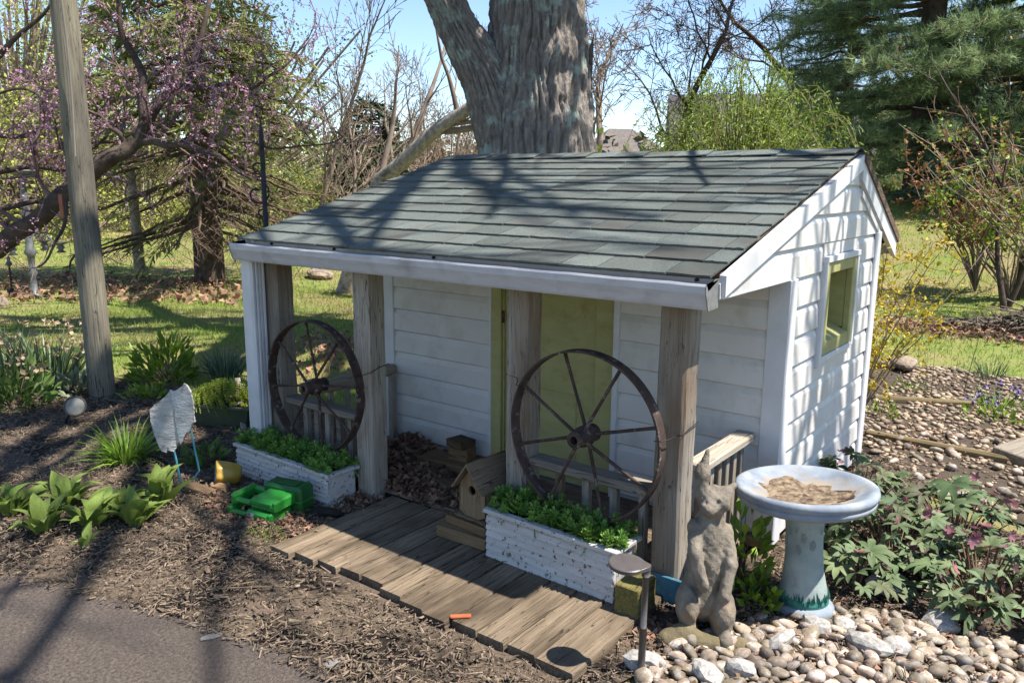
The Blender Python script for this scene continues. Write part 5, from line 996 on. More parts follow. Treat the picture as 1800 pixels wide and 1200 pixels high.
# --- the big maple behind the playhouse
mp = W(945, 330, 8.2); mp[2] = 0; mp_c = mp.copy(); maple = thing('maple_tree', 'huge forked maple with lichen covered bark behind playhouse roof', 'tree', tuple(mp))
M_maple = mat('maple_bark', A(184, 174, 166, .7), A(116, 106, 100, .62), 5.5, (5, 5, 1.2), rough=.95, bump=1, bscale=7, bdist=.04, c3=A(184, 194, 184, .7), c3scale=4.2, c3amt=.33, c3edge=.045, contrast=1.0, detail=8)
def bark_col(axis_pts, rad, n, seed, name, amp=1.0):
    """a thick stem with plated, fissured bark"""
    P = np.array(axis_pts, float); d = np.r_[0, np.cumsum(np.linalg.norm(np.diff(P, axis=0), axis=1))]; m_ = int(d[-1]/.03); t = np.linspace(0, d[-1], m_); C = np.stack([np.interp(t, d, P[:, i]) for i in range(3)], -1); rad_ = np.interp(t, d, rad)
    for _ in range(20): C[1:-1] = (C[:-2]+2*C[1:-1]+C[2:])/4
    T = unit(np.gradient(C, axis=0)); U = unit(np.cross(T, np.array([.3, 1, 0.]))); B = np.cross(T, U); a = np.linspace(0, 2*math.pi, n, endpoint=False); A_, Z = np.meshgrid(a, t)
    q = seed*1.7; wv = A_*15+.45*np.sin(Z*2.6+q)+.35*np.sin(A_*3+Z*1.3)+.45*np.sin(Z*9+A_*5); f = np.abs(np.sin(wv))**.55; f2 = np.abs(np.sin(wv*2.1+Z*3.1+1.5*np.sin(Z*5)))**.7; br = np.clip(2*np.sin(Z*17+6*np.sin(A_*7+q)+3*np.sin(A_*15))+1.2, 0, 1)
    R_ = rad_[:, None]*(1+.05*np.sin(2*A_+q)+.04*np.sin(3*A_+.7*Z+q))+amp*(.048*(f-.6)+.026*(f2-.5)+.02*br+.009*np.sin(A_*37+Z*23)*np.sin(Z*41))
    V = C[:, None]+R_[..., None]*(np.cos(A_)[..., None]*U[:, None]+np.sin(A_)[..., None]*B[:, None]); V = V.reshape(-1, 3)-mp_c; i = np.arange(len(t)-1)[:, None]*n; j = np.arange(n)[None]; j2 = (j+1) % n
    return link(name, mesh_np(name, V, np.stack([i+j, i+j2, i+n+j2, i+n+j], -1).reshape(-1, 4), M_maple, True), maple)
b0 = mp; c1 = W(941, 270, 8.2); c2 = W(945, 150, 8.2); c3 = W(945, 40, 8.2); c4 = W(948, -150, 8.25); c5 = c4+np.array([.1, .2, 2.2])
bark_col([b0-np.array([0, 0, .2]), b0+np.array([0, 0, .5]), c1, c2, c3, c4, c5], [.70, .60, .555, .50, .445, .42, .36], 340, 1, 'trunk')
l0 = W(900, 235, 8.15); l1 = W(858, 140, 8.05); l2 = W(800, 40, 8.0); l3 = W(757, -60, 7.95); l4 = W(700, -260, 8.0)
bark_col([l0, l1, l2, l3, l4], [.36, .24, .168, .16, .15], 180, 2, 'limb', .75)
sp_ = W(1036, 62, 7.9); link('bark_splinter', MB().add(np.array([sp_-mp_c+o for o in (np.array([-.04, 0, -.9]), np.array([.03, .02, -.5]), np.array([.035, .03, .02]), np.array([-.03, .0, -.2]), np.array([-.03, .08, -.5]))]), [[0, 1, 2, 3], [0, 3, 2, 4], [0, 4, 2, 1]]).mesh('bark_splinter', M_maple), maple)
rnd = np.random.default_rng(11); out = []; tips = []
Pm = dict(step=.55, wig=.13, up=(.04, .03, .02, .0), taper=.4, depth=3, n=(4, 3, 3), t0=.25, ang=.7, lr=.6, rr=.6, rmin=.007)
for d_, L_, r_, o_ in (((.72, .05, .55), 7.5, .20, c4), ((.45, -.62, .62), 7.5, .18, c4), ((.85, -.35, .42), 8.0, .17, c3+np.array([.3, 0, .6])), ((.5, .5, .7), 6, .17, c5), ((-.1, -.3, .9), 6, .2, c5), ((-.6, .2, .7), 5.5, .17, l4), ((-.3, -.6, .7), 6, .16, l4), ((.95, .1, .3), 7, .13, c4), ((.78, -.52, .42), 9.5, .095, c4), ((.62, -.68, .5), 9.5, .09, c4), ((.2, -.85, .6), 8, .09, c4), ((.8, -.1, .55), 9, .10, c5), ((.76, -.32, .55), 9, .10, c5), ((.7, .12, .65), 8.5, .10, c5), ((.74, -.6, .35), 9.5, .11, c5), ((.6, -.7, .3), 9, .11, c5), ((.45, -.5, .7), 8, .1, c5), ((.86, -.23, .42), 10, .12, c5), ((.84, -.36, .46), 10, .11, c5)):
    grow(out, tips, np.array(o_, float), np.array(d_), L_, r_, 0, Pm, rnd)
q = np.linspace(0, 1, 24)[:, None]; gl = np.array(c4)+(np.array([.3, 5.1, 4.6])-np.array(c4))*np.minimum(1, q*2)+np.array([2.6, .9, 3.0])*np.maximum(0, q*2-1)+np.c_[.05*np.sin(q*9), .05*np.cos(q*8), .1*np.sin(q*7)]; out.append((gl, np.linspace(.12, .03, 24), 0))
for i in range(15):                                           # unseen upright shoots, added with their limb to cast stripes on the gable
    f = i/14; s0 = 3+3.2*f; wy = rnd.uniform(3.5, 5.2); x_ = XG+.51*s0; b = np.array([x_+rnd.normal(0, .15), wy+.19*s0, 1.0+s0-rnd.uniform(.5, 1.5)]); n_ = 7; t_ = np.linspace(0, 1, n_); L_ = rnd.uniform(2.0, 3.6); P = b+np.stack([.12*np.sin(t_*4+i), rnd.normal(0, .16)*t_*L_+.12*np.cos(t_*4.5+2*i), t_*L_], -1); nr_ = gl[np.argmin(np.linalg.norm(gl-P[0], axis=1))]
    out.append((np.r_[[nr_, nr_*.4+P[0]*.6-np.array([0, 0, .08])], P], np.r_[.03, .03, np.linspace(rnd.uniform(.022, .038), .009, n_)], 1))
for E_ in (np.array([2.4, 2.1, 9.2]), np.array([1.6, 3.2, 8.6]), np.array([1.0, 1.4, 8.4])):                      # unseen long maple limbs, added to cast branch shadows on the drive
    q = np.linspace(0, 1, 22)[:, None]; Lm = np.array(c5)+(E_-np.array(c5))*q+np.c_[.15*np.sin(q*8+E_[0]), .15*np.cos(q*7), .5*np.sin(q*3.1)]; rl = np.linspace(.13, .03, 22); out.append((Lm, rl, 0))
    for i in range(9, 22, 2): grow(out, tips, Lm[i], rnd.normal(0, .6, 3)+np.array([.5, -.35, .2]), rnd.uniform(1.2, 2.6), max(.03, rl[i]*.55), 2, dict(Pm, n=(3, 3, 3), rr=.62, rmin=.012), rnd)
branches('crown_branches', out, M_bark, maple, (0, 2)); branches('crown_twigs', out, M_twig, maple, (3, 9), (3, 3, 3, 3, 3))['kind'] = 'stuff'
# --- redbud at the left: guided dark limbs, blossom along every twig
DR = 9.0; rb0 = W(-150, 592, DR); rb0[2] = 0; red = thing('redbud_tree', 'redbud tree with dark curving limbs and magenta blossom at left', 'tree', tuple(rb0))
rnd = np.random.default_rng(5); out = []; tips = []
guides = [([(-150, 600, 9), (-120, 510, 9), (-40, 455, 9), (0, 428, 9), (60, 395, 9), (105, 345, 9), (160, 305, 9), (213, 267, 9), (240, 250, 9)], .15, .10),
          ([(240, 250, 9), (257, 205, 9), (254, 150, 9), (240, 110, 9), (215, 60, 8.9), (205, -20, 8.8)], .075, .03), ([(245, 245, 9), (277, 180, 9), (307, 163, 9.1), (333, 140, 9.2), (353, 83, 9.3), (362, 20, 9.3), (380, -60, 9.4)], .07, .025),
          ([(240, 252, 9), (290, 250, 8.9), (333, 260, 8.8), (367, 267, 8.7), (417, 293, 8.6), (440, 320, 8.5)], .055, .015), ([(255, 240, 9), (297, 210, 8.9), (303, 178, 8.9), (320, 120, 8.8)], .03, .012), ([(320, 160, 9.1), (367, 153, 9.2), (400, 150, 9.3), (447, 157, 9.4), (500, 120, 9.5), (540, 70, 9.6)], .04, .012),
          ([(217, 256, 9), (200, 223, 8.9), (180, 207, 8.9), (143, 188, 8.8), (100, 150, 8.7)], .04, .012), ([(-140, 330, 9), (0, 297, 9.1), (67, 295, 9.2), (130, 299, 9.2), (190, 240, 9.3)], .05, .02), ([(-140, 380, 9), (0, 362, 9.1), (67, 360, 9.1), (110, 330, 9.2)], .05, .025),
          ([(-130, 260, 9), (0, 152, 9), (60, 160, 8.8), (92, 195, 8.7), (110, 260, 8.6)], .02, .012), ([(-140, 200, 9.4), (-20, 120, 9.4), (40, 60, 9.4), (90, 0, 9.3)], .06, .02), ([(-140, 250, 9.6), (0, 230, 9.6), (60, 250, 9.6), (90, 180, 9.7), (150, 60, 9.8)], .05, .02), ([(417, 250, 9.0), (470, 258, 9.2), (540, 262, 9.4), (600, 240, 9.6)], .02, .008), ([(110, 345, 9), (118, 395, 8.9), (95, 440, 8.8), (60, 470, 8.7)], .03, .01), ([(155, 380, 9.2), (150, 430, 9.1), (120, 470, 9), (125, 520, 8.9)], .025, .008)]
Pr = dict(step=.16, wig=.22, up=(.25, .15, .1), taper=.4, depth=2, n=(5, 4), t0=.15, ang=.85, lr=.6, rr=.5, rmin=.0028, tipfrom=1)
for g_, ra_, rb_ in guides:
    P = np.array([W(*q) for q in g_]); t = np.linspace(0, len(P)-1, len(P)*4); C = np.stack([np.interp(t, np.arange(len(P)), P[:, i]) for i in range(3)], -1)
    for _ in range(4): C[1:-1] = (C[:-2]+2*C[1:-1]+C[2:])/4
    C += np.stack([.02*np.sin(t*3), .02*np.cos(t*2.3), .02*np.sin(t*4.1)], -1); rr = np.linspace(ra_, rb_, len(C))*.82; out.append((C, rr, 0)); D = unit(np.gradient(C, axis=0))
    for i in range(3, len(C), 2):
        if C[i][2] > 1.5 or rnd.uniform() < .5:
            ax_ = unit(rnd.normal(size=3)); dd = D[i]*.5+ax_*.8+np.array([0, 0, .25 if C[i][2] > 1.4 else -.1]); grow(out, tips, C[i], dd, rnd.uniform(.5, 1.3), max(.007, rr[i]*.3), 1, Pr, rnd)
branches('limbs', out, M_dbark, red, (0, 0)); branches('twigs', out, mat('redbud_twig', A(150, 126, 122, .64), A(112, 92, 90, .6), 6, rough=.9), red, (1, 9), (4, 4, 4))
C, D = around(tips, 6, .015, rnd); k = C[:, 2] > 1.0
leaves('blossom', C[k]-ORG[red.name], mat('redbud_blossom', A(216, 172, 194, .82), A(180, 128, 156, .76), 3, rough=.6, geo=.32, huevar=.02, trans=.3), .028, .7, red)
# --- conifers
def whorls(base, H, r0, nb, droop, rnd, dead=0.0, z0=.8, lenf=lambda t: 1-t):
    out = []; z = z0
    for k in range(nb):
        t = k/nb; z = z0+(H-z0)*t**1.05; L = r0*lenf(t)*rnd.uniform(.75, 1.1); a = rnd.uniform(0, 2*math.pi); n = max(4, int(L/.35)+2); q = np.linspace(0, 1, n); d = np.array([math.cos(a), math.sin(a), 0]); P = np.array([0, 0, z])+d*(q*L)[:, None]+np.array([0, 0, 1.])*(-droop*L*q**1.3+.25*droop*L*q**3)[:, None]+rnd.normal(0, .02*L, (n, 3))*q[:, None]
        out.append((P, np.linspace(.018*L+.008, .006, n), t))
    return out
def conifer(name, p, H, r0, nb, label, m, mb_, droop=.25, size=.13, wid=.05, tk=14, side=5, seed=1, trunk=.2, z0=.8, bare=.0, lenf=lambda t: 1-t, parent_group=None, tuft=False, dens=1.0):
    rnd = np.random.default_rng(seed); t = thing(name, label, 'tree', tuple(p), parent_group); wl = whorls(p, H, r0, nb, droop, rnd, bare, z0, lenf); mb = MB(); zz = np.linspace(-.2, H, 14)
    link('trunk', MB().tube(np.stack([.03*np.sin(zz), .03*np.cos(zz*1.3), zz], -1), np.linspace(trunk, .03, 14)+.004*np.sin(zz*9), 14).mesh('trunk', mb_, smooth=True), t)
    C = []; D = []
    for P, r_, tt in wl:
        mb.tube(P, r_, 4, False); L = np.linalg.norm(P[-1]-P[0]); ns = max(3, int(L*side)); d = unit(P[-1]-P[0])
        for j in range(ns):
            q = .22+.78*(j+rnd.uniform())/ns; i = min(len(P)-2, int(q*(len(P)-1))); b = P[i]+(P[i+1]-P[i])*(q*(len(P)-1)-i); sd = np.cross(d, np.array([0, 0, 1.]))*rnd.choice((-1, 1)); l2 = L*.42*(1.1-q)*rnd.uniform(.6, 1.2)+.12; e = b+(d*.7+sd*.75+np.array([0, 0, -droop*.8+rnd.normal(0, .15)]))*l2; mb.tube([b, (b+e)/2+rnd.normal(0, .02, 3), e], [.008, .006, .003], 3, False)
            if b[2] < bare and rnd.uniform() < .9: 
                for _ in range(2): e2 = (b+e)/2+rnd.normal(0, .2, 3)-np.array([0, 0, .15]); mb.tube([(b+e)/2, e2], [.005, .002], 3, False)
                continue
            k = int(tk*l2*dens)+2; s_ = rnd.uniform(0, 1.05, k)[:, None]; C.append(b+(e-b)*s_+rnd.normal(0, .03+.02*tuft, (k, 3))); D.append(np.repeat((e-b)[None]/l2, k, 0)*.7+rnd.normal(0, .45 if not tuft else .9, (k, 3))+np.array([0, 0, -.15 if not tuft else .35]))
    link('branches', mb.mesh('branches', mat('conifer_branch', A(132, 112, 92, .58), A(98, 82, 68, .56), 6, rough=.95, geo=.2)), t); C = np.concatenate(C); D = np.concatenate(D)
    if tuft:                                                  # long needles in soft tufts
        i = np.repeat(np.arange(len(C)), 7); leaves('needles', C[i]+rnd.normal(0, .015, (len(i), 3)), m, size, wid, t, 0, unit(D[i])+rnd.normal(0, .55, (len(i), 3)), 0, .3, True)
    else: leaves('needles', C, m, size, wid, t, .2, D, .2, .4)
    return t
M_spr = mat('spruce_needle', A(172, 176, 108, .72), A(128, 138, 80, .66), 1.2, rough=.6, geo=.35, huevar=.015, trans=.35); M_pine = mat('pine_needle', A(160, 180, 124, .72), A(108, 138, 92, .66), .7, rough=.5, geo=.4, huevar=.015, trans=.4, spec=.4); M_cbark = mat('conifer_bark', A(124, 104, 88, .6), A(84, 70, 60, .56), 6, (3, 3, 1), rough=.95, bump=1, bscale=9, bdist=.03, c3=A(160, 140, 112, .6), c3scale=5, c3amt=.3)
sprp = G(367, 494)
conifer('spruce_tree', sprp, 8.5, 3.1, 150, 'ragged spruce with bare lower branches on the left lawn', M_spr, M_cbark, .38, .16, .28, 34, 5, 3, .27, .9, 2.6, lambda t: .55+.45*math.sin(min(1, t*2.2+.2)*1.57)-t*.75)
pnb = W(1612, 330, 20); conifer('white_pine', pnb, 15, 4.6, 120, 'tall white pine with dark trunk right of the playhouse', M_pine, M_dbark, .12, .22, .06, 15, 5, 8, .36, 1.0, 0, lambda t: 1-.7*t, 'white pines along the right bank', True)
p2 = W(1800, 300, 19); p2[2] = float(hz(p2[0], p2[1])); conifer('white_pine', p2, 14, 4.4, 120, 'white pine at the right edge behind the tan budding shrub', M_pine, M_dbark, .12, .22, .06, 15, 5, 9, .33, .8, 0, lambda t: 1-.65*t, 'white pines along the right bank', True)
p3 = W(1480, 300, 25); p3[2] = float(hz(p3[0], p3[1])); conifer('white_pine', p3, 7.2, 3.4, 95, 'shorter white pine between willow shrub and tall pine', M_pine, M_dbark, .05, .24, .06, 15, 5, 10, .25, .8, 0, lambda t: 1-.6*t, 'white pines along the right bank', True)
p4 = W(1690, 385, 17.5); p4[2] = float(hz(p4[0], p4[1])); conifer('young_spruce', p4, 3.0, 1.7, 70, 'low dark young spruce under the right pines', mat('blue_spruce_needle', A(140, 160, 124, .66), A(96, 120, 94, .6), 1.2, rough=.6, geo=.35, trans=.3), M_dbark, .12, .15, .3, 30, 6, 12, .08, .2, 0)
p5 = W(655, 300, 30); p5[2] = 0; conifer('dark_cedar', p5, 4.6, 2.0, 110, 'dark evergreen behind the bare saplings left of maple', mat('cedar_needle', A(92, 106, 66, .58), A(58, 72, 44, .54), 1, rough=.7, geo=.35), M_dbark, .0, .26, .35, 30, 5, 14, .12, .1, 0, lambda t: 1-.8*t*t)
p6 = W(500, 330, 21); p6[2] = 0; conifer('young_spruce', p6, 1.9, 1.8, 60, 'small yellowish spruce beside the garden crook', M_spr, M_cbark, .1, .16, .3, 34, 6, 15, .07, .15, 0)
# --- bare saplings and trees
def bare_tree(name, p, L, r, d, label, m, seed, P, buds=None, group=None, cat='tree', kb=2):
    rnd = np.random.default_rng(seed); t = thing(name, label, cat, tuple(p), group); out = []; tips = []; grow(out, tips, np.array(p, float), np.array(d, float), L, r, 0, P, rnd); branches('trunk', out, m, t, (0, 0)); branches('branches', out, m, t, (1, 9), (6, 5, 4, 3, 3))
    if buds: C, D = around(tips, kb, buds[2], rnd); leaves('buds', C-ORG[t.name], buds[0], buds[1], .6, t)['kind'] = 'stuff'
    return t
Ps = dict(step=.3, wig=.10, up=(.10, .12, .12, .1), taper=.1, depth=3, n=(11, 7, 5), t0=.15, ang=.6, lr=.5, rr=.5, rmin=.006)
for (u, v, d, L, r_, dr, lb, sd) in ((530, 380, 17, 6.0, .075, (.16, .08, 1), 'tall leaning bare sapling left of the others', 21), (625, 340, 16, 3.4, .08, (.02, 0, 1), 'bare sapling with pale trunk left of leaning limb', 22), (690, 335, 19, 4.6, .07, (-.08, .0, 1), 'thin bare sapling nearest the leaning limb', 23), (745, 335, 21, 4.4, .06, (.02, .1, 1), 'bare sapling close to the left side of maple', 24), (580, 345, 24, 4.5, .06, (.02, .1, 1), 'bare sapling in the back row behind the leaning one', 25), (800, 335, 23, 4.8, .06, (.04, .1, 1), 'bare sapling mostly hidden behind the maple fork', 26)):
    p = W(u, v, d); p[2] = 0; bare_tree('bare_sapling', p, L, r_, dr, lb, M_twig, sd, Ps, None, 'bare saplings left of the maple')
lp = [W(600, 380, 12.5), W(665, 318, 12), W(730, 262, 11.6), W(790, 215, 11.3), W(850, 165, 11), W(905, 90, 10.8)]; lp[0][2] = 0
ln = thing('leaning_limb', 'thick pale leaning tree limb left of the maple', 'tree', tuple(lp[0])); t_ = np.linspace(0, 5, 24); C = np.stack([np.interp(t_, range(6), [q[i] for q in lp]) for i in range(3)], -1); C[:, 2] += .03*np.sin(t_*3); out = [(C, np.linspace(.125, .07, 24), 0)]; tips = []; rnd = np.random.default_rng(31)
for i, dd, L, r_ in ((8, (.3, .2, .75), 2.0, .06), (12, (.9, .3, -.12), 2.0, .06), (13, (.9, .35, .05), 1.6, .04), (5, (.15, .1, .9), 1.9, .055), (15, (-.3, -.1, .9), 1.6, .04), (17, (.6, .5, .4), 1.6, .035)): grow(out, tips, C[i], np.array(dd, float), L, r_, 1, dict(Ps, depth=3, n=(5, 4, 4)), rnd)
M_pale = mat('pale_limb_bark', A(196, 188, 174, .7), A(150, 142, 132, .66), 6, (3, 3, 3), rough=.9, bump=.6, bscale=14, c3=A(120, 112, 104, .6), c3scale=5, c3amt=.3); branches('limb', out, M_pale, ln, (0, 0)); branches('branches', out, M_twig, ln, (1, 9), (6, 6, 4, 3))
Pb = dict(step=.5, wig=.16, up=(.05, .05, .03, .0), taper=.25, depth=4, n=(9, 6, 5, 4), t0=.18, ang=.85, lr=.6, rr=.42, rmin=.008)
M_bud = mat('brown_bud', A(182, 144, 116, .7), A(140, 106, 88, .66), 3, rough=.7, geo=.35, huevar=.03)
p = W(1225, 318, 24); p[2] = float(hz(p[0], p[1])); bare_tree('budding_tree', p, 7.0, .16, (0.05, 0, 1), 'spreading bare tree with brown buds behind the willow shrub', M_dbark, 41, Pb, (M_bud, .05, .05), None, 'tree', 1)
p = W(1420, 318, 27); p[2] = float(hz(p[0], p[1])); bare_tree('budding_tree', p, 8.5, .17, (-.1, 0, 1), 'second budding tree further right before the far house', M_dbark, 43, Pb, (M_bud, .05, .05), None, 'tree', 1)
p = W(1015, 320, 34); p[2] = 0; bare_tree('far_bare_tree', p, 9, .2, (.1, .1, 1), 'far bare tree just right of the maple trunk', M_twig, 44, dict(Pb, rmin=.014), None)
# willow-like shrub: arching whips hung with small light green leaves
wl0 = W(1300, 330, 13.5); wl0[2] = 0; wil = thing('willow_shrub', 'airy light green weeping shrub behind the playhouse ridge', 'shrub', tuple(wl0)); rnd = np.random.default_rng(51); mb = MB(); C = []; D = []
for i in range(300):
    a = rnd.uniform(0, 2*math.pi); ex = rnd.uniform(.15, 1)**.7; Lh = 2.15*ex; hz_ = rnd.uniform(2.1, 3.9)*(1-.25*ex**2); q = np.linspace(0, 1, 12); rad = Lh*q**.8; z_ = hz_*np.sin(q*(1.75+.75*ex))/1.0; z_ = np.maximum(z_, .3); P = np.stack([rad*math.cos(a)+.05*np.sin(q*7+i), rad*math.sin(a)+.05*np.cos(q*6+i), z_], -1); mb.tube(P, np.linspace(.014, .003, 12), 3, False)
    m_ = 52; s_ = rnd.uniform(.3, 1, m_)*11; k = np.minimum(10, s_.astype(int)); b = P[k]+(P[k+1]-P[k])*(s_-k)[:, None]; C.append(b+rnd.normal(0, .045, (m_, 3))); D.append(P[k+1]-P[k]+rnd.normal(0, .08, (m_, 3))+np.array([0, 0, -.06]))
link('stems', mb.mesh('stems', mat('olive_twig', A(150, 144, 92, .6), A(122, 112, 76, .58), 5, rough=.8)), wil); leaves('foliage', np.concatenate(C), mat('willow_leaf', A(176, 196, 92, .68), A(132, 160, 62, .64), .9, rough=.5, geo=.28, trans=.35), .075, .3, wil, 0, np.concatenate(D))
# tan and lime shrub at the right, trunk beside it, brush pile, forsythia
def shoots(name, p, n, H, spread, label, m, lm, size, seed, leafk=14, lean=(0, 0), zmin=.3, cat='shrub', r0=.014, sm=None, aspect=.6):
    rnd = np.random.default_rng(seed); t = thing(name, label, cat, tuple(p)); mb = MB(); C = []
    for i in range(n):
        a = rnd.uniform(0, 2*math.pi); L = H*rnd.uniform(.55, 1.1); q = np.linspace(0, 1, 9); ex = spread*rnd.uniform(.2, 1)*L; P = np.stack([ex*q**1.2*math.cos(a)+lean[0]*q*L, ex*q**1.2*math.sin(a)+lean[1]*q*L, L*q*(1-.12*q)], -1)+rnd.normal(0, .02*L, (9, 3))*q[:, None]; mb.tube(P, np.linspace(r0, r0*.3, 9), 4, False)
        for j in range(5):
            k = rnd.integers(3, 8); e = P[k]+unit(rnd.normal(size=3)+np.array([0, 0, .4]))*L*.22; mb.tube([P[k], (P[k]+e)/2+rnd.normal(0, .02, 3), e], [r0*.4, r0*.3, r0*.2], 3, False); s_ = rnd.uniform(.2, 1.05, leafk)[:, None]; C.append(P[k]+(e-P[k])*s_+rnd.normal(0, size*.5, (leafk, 3)))
        s_ = rnd.uniform(.35, 1, leafk)*8; k = np.minimum(7, s_.astype(int)); C.append(P[k]+(P[k+1]-P[k])*(s_-k)[:, None]+rnd.normal(0, size*.5, (leafk, 3)))
    C = np.concatenate(C); C = C[C[:, 2] > zmin]; link('stems', mb.mesh('stems', sm or M_twig), t)
    if isinstance(lm, (list, tuple)):
        pick = rnd.uniform(0, 1, len(C)) < lm[2]; leaves('foliage', C[pick], lm[0], size, aspect, t, .2); leaves('dry_foliage', C[~pick], lm[1], size*.8, aspect, t)
    else: leaves('foliage', C, lm, size, aspect, t, .2)
    return t
M_tanl = mat('tan_leaf', A(190, 142, 92, .66), A(150, 104, 66, .62), 4, rough=.7, geo=.3, huevar=.015, trans=.25); M_newl = mat('new_leaf', A(168, 190, 74, .68), A(124, 156, 50, .64), 4, rough=.45, geo=.25, trans=.35)
p = G(1800, 560); p[0] += .5; shoots('budding_shrub', p, 22, 3.1, .55, 'tall shrub with lime new leaves and tan buds at right', M_twig, (M_newl, M_tanl, .45), .07, 61, 13, (-.32, -.1), 1.0)
p = W(1725, 420, 12.5); p[2] = float(hz(p[0], p[1])); shoots('tan_shrub', p, 20, 2.6, .55, 'tan leaved shrub in front of the dark pines', M_twig, M_tanl, .07, 62, 17, (-.1, 0), .7)
p = W(1790, 420, 12); p[2] = 0; shoots('lime_shrub', p, 12, 2.3, .6, 'lime leaved branches in front of the tan shrub', M_twig, M_newl, .08, 63, 15, (-.25, 0), .8)
tpt = G(1792, 532); rt_ = bare_tree('right_trunk', tpt, 6, .13, (.08, .0, 1), 'dark tree trunk at right edge rising from brush pile', M_dbark, 66, dict(Ps, n=(5, 4, 3), depth=3, rmin=.008, up=(.02, .0, 0)), (M_tanl, .06, .05), None, 'tree', 1)
for (u, v, lb, sd, dx) in ((1765, 545, 'thin dark stem left of the right trunk', 67, -.18), (1772, 540, 'second thin stem beside the right trunk', 68, .1)): bare_tree('thin_stem', G(u, v), 3.0, .045, (dx, 0, 1), lb, M_dbark, sd, dict(Ps, n=(4, 3), depth=2), (M_tanl, .05, .04), None, 'tree', 1)
bp_ = G(1800, 590); br = MB(); rnd = np.random.default_rng(71)
for i in range(260):
    a = rnd.uniform(0, 6.28); q = rnd.uniform(0, 1)**.6; c = np.array([bp_[0]+.15+1.0*q*math.cos(a), bp_[1]+.5*q*math.sin(a), .03+.38*(1-q)*rnd.uniform(.2, 1)]); d = unit(rnd.normal(size=3)*np.array([1, 1, .25])); L = rnd.uniform(.2, .8); br.tube([c-d*L/2, c+rnd.normal(0, .04, 3), c+d*L/2], [.008, .011, .005], 4, False)
tag(br.build('brush_pile', mat('grey_stick', A(150, 136, 122, .62), A(96, 84, 76, .58), 5, rough=.95, geo=.35), None), 'heap of grey dead sticks around the right trunk', 'brush pile', None, 'stuff')
litter('leaf_litter_by_brush', np.stack([bp_[0]-.2+rng.normal(0, .8, 1200), bp_[1]-.25+rng.normal(0, .22, 1200), rng.uniform(.0, .05, 1200)], -1), .07, 'brown leaves scattered in front of the brush pile', 'leaf litter')
p = np.array([-1.42, 5.75, 0]); shoots('forsythia', p, 16, 1.75, .42, 'yellow flowering forsythia behind the rear corner of playhouse', M_twig, mat('forsythia_flower', A(226, 200, 66, .76), A(190, 168, 44, .7), 6, rough=.6, geo=.2, trans=.3), .034, 81, 18, (.16, .1), .15, 'shrub', .006)
# --- shrubs and trees that close the view
M_yg = mat('yellow_green_far_leaf', A(196, 200, 104, .74), A(152, 162, 78, .68), .4, rough=.6, geo=.35, trans=.3); M_bru = mat('red_brown_brush', A(184, 156, 134, .7), A(148, 120, 104, .64), .5, rough=.9, geo=.3, trans=.2); M_mg = mat('mid_green_far_leaf', A(156, 170, 100, .7), A(116, 136, 74, .64), .5, rough=.6, geo=.35, trans=.4); M_olv = mat('olive_far_leaf', A(172, 166, 112, .68), A(138, 132, 86, .64), .5, rough=.7, geo=.35, trans=.35)
def far_bush(name, u, d, w_, h, m, label, n, size, seed, cat='shrub', trunk=0.0, asp=.55):
    global rng
    p = W(u, 320, d); p[2] = float(hz(p[0], p[1])); keep = rng; rng = np.random.default_rng(seed); t = thing(name, label, cat, tuple(p)); ncl = max(8, int(w_*h*2)); cc = np.stack([rng.normal(0, w_*.36, ncl), rng.normal(0, w_*.3, ncl), trunk+(h-trunk)*rng.uniform(.05, .95, ncl)], -1); cc[:, :2] *= (1.1-.6*((cc[:, 2]-trunk)/(h-trunk))**2)[:, None]; i = rng.integers(0, ncl, n); rs = rng.uniform(.25, .5, ncl)*min(w_, h)*.45; k = unit(rng.normal(size=(n, 3)))*(rng.uniform(.2, 1, (n, 1))**.6); C = cc[i]+k*rs[i][:, None]; C[:, 2] = np.maximum(C[:, 2], .05)
    leaves('foliage', C, m, size, asp, t, .3, k); mb = MB()
    for c in cc: mb.tube([(c[0]*.08, c[1]*.08, -.1), (c[0]*.4, c[1]*.4, c[2]*.55), tuple(c)], [.02*h/2, .014*h/2, .005*h], 5, False)
    link('stems', mb.mesh('stems', M_twig), t); rng = keep; return t
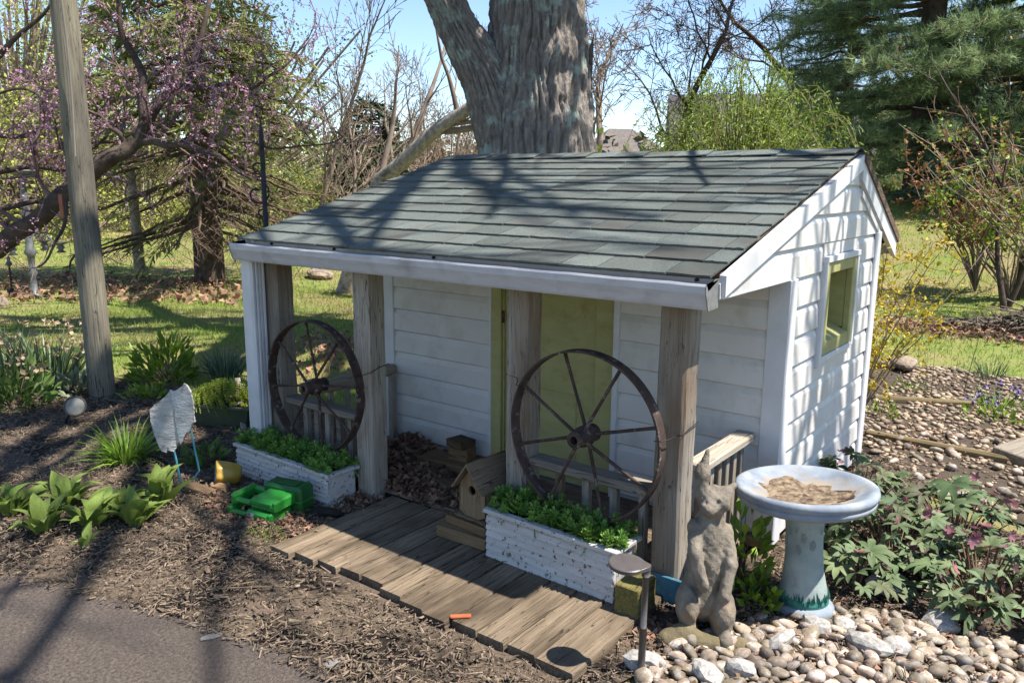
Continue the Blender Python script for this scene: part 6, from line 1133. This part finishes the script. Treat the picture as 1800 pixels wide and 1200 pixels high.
fb = [(40, 26, 7, 8.5, M_yg, 'yellow green tree at the far left top', 14000, .1, 91, 'tree', 2.0), (-60, 20, 5, 4.0, M_yg, 'yellow green shrub at the left picture edge', 5000, .1, 92, 'shrub', 0), (130, 24, 5, 2.7, M_yg, 'flowering yellow green shrub behind the wooden pole', 6000, .09, 93, 'shrub', 0), (250, 27, 6, 2.9, M_olv, 'olive shrub behind the pale trunk stub', 6000, .1, 94, 'shrub', 0), (330, 30, 6, 3.2, M_mg, 'dark green shrub behind the spruce trunk', 6000, .11, 95, 'shrub', 0), (430, 29, 5, 2.6, M_yg, 'light shrub right of the spruce trunk', 5000, .1, 96, 'shrub', 0),
      (150, 34, 7, 8.0, M_mg, 'tall green tree behind the redbud', 14000, .12, 97, 'tree', 2.0), (420, 36, 7, 9.5, M_mg, 'tall green tree behind the spruce top', 14000, .12, 98, 'tree', 2.0), (560, 44, 8, 3.8, M_mg, 'far green shrub behind the leaning sapling', 5000, .16, 99, 'shrub', 0), (790, 33, 6.5, 4.3, M_bru, 'red brown thicket left of the maple trunk', 12000, .17, 100, 'shrub', 0), (715, 36, 5, 3.4, M_bru, 'lower red brown thicket behind the pale limb', 7000, .17, 101, 'shrub', 0), (1100, 34, 5, 2.9, M_olv, 'olive shrub below the far brown house', 4000, .12, 102, 'shrub', 0), (1560, 30, 6, 4.2, M_mg, 'green undergrowth behind the tall pine trunk', 7000, .14, 103, 'shrub', 0), (1700, 32, 8, 7, M_mg, 'green tree mass behind the right pines', 14000, .13, 104, 'tree', 0), (1850, 26, 6, 5, M_mg, 'green shrub past the right picture edge', 5000, .15, 105, 'shrub', 0)]
for (u, d, w_, h, m, lb, n, sz, sd, ct, tk) in fb: far_bush('far_tree' if ct == 'tree' else 'far_shrub', u, d, w_, h, m, lb, n, sz, sd, ct, tk, .18 if m is M_bru else .55)
p = W(1043, 300, 8.6); p[2] = 0; bush('ivy_shoot', p, (.12, .12, 2.15), 170, .09, M_newl, 'bright green shoot beside the right edge of maple trunk', 6, aspect=.7)
far = np.concatenate([np.stack([rr_*np.cos(a_), rr_*np.sin(a_), z_], -1) for rr_, a_, z_ in [(rng.uniform(75, 120, 26000), rng.uniform(R(30), R(200), 26000), rng.uniform(0, 1, 26000)**1.3)]]); far[:, 2] *= 5.5+2.2*vnoise(far[:, 0], far[:, 1], .12, 2)
fo = leaves('distant_wood', far, mat('distant_leaf', A(138, 132, 104, .6), A(104, 104, 76, .58), .1, rough=.8, geo=.3), .9, .6, None, .2); tag(fo, 'distant band of woodland closing the horizon', 'woodland', None, 'stuff')
# --- far houses
M_roof = mat('far_roof', A(104, 100, 104, .56), A(84, 80, 86, .54), 3, (1, 1, 6), rough=.9); M_roof2 = mat('brown_far_roof', A(140, 130, 124, .58), A(118, 110, 105, .56), 3, rough=.9); M_brick = mat('far_brick', A(150, 124, 110, .6), A(130, 104, 92, .58), 4, rough=.9); M_glass = mat('dark_glass', A(70, 78, 88, .5), rough=.1, spec=.6)
def far_house(u, d, w_, dp_, eh, rh, label, mr, mw, rz, hip=0.0):
    p = W(u, 320, d); p[2] = float(hz(p[0], p[1])); t = thing('far_house', label, 'house', tuple(p), None, (0, 0, rz)); a, b = w_/2, dp_/2
    wl_ = link('wall', MB().box(-a, a, -b, b, 0, eh, 0).mesh('wall', mw), t); e = .5
    link('roof', MB().add(np.array([(-a-e, -b-e, eh-.1), (a+e, -b-e, eh-.1), (a+e, b+e, eh-.1), (-a-e, b+e, eh-.1), (-a-e+hip, 0, rh), (a+e-hip, 0, rh), (-a-e, -b-e, eh-.3), (a+e, -b-e, eh-.3), (a+e, b+e, eh-.3), (-a-e, b+e, eh-.3)]), [[0, 1, 5, 4], [2, 3, 4, 5], [1, 2, 5], [3, 0, 4], [0, 6, 7, 1], [1, 7, 8, 2], [2, 8, 9, 3], [3, 9, 6, 0], [9, 8, 7, 6]]).mesh('roof', mr), t)
    for i in range(4):
        x_ = -a+w_*(i+.5)/4; wn_ = link('window', MB().box(x_-.55, x_+.55, -b-.06, -b-.002, eh-2.2, eh-.7, .02).mesh('window', M_trim), t); link('pane', MB().box(x_-.47, x_+.47, -b-.08, -b-.062, eh-2.1, eh-.8, .005).mesh('pane', M_glass), wn_)
    return t
far_house(1420, 46, 15, 11, 3.2, 6.6, 'dark roofed house behind the pines and willow shrub', M_roof, M_brick, .5)
far_house(1088, 78, 8.5, 9, 3.4, 6.6, 'distant house with brown hipped roof right of maple', M_roof2, M_brick, .85, 3.6)
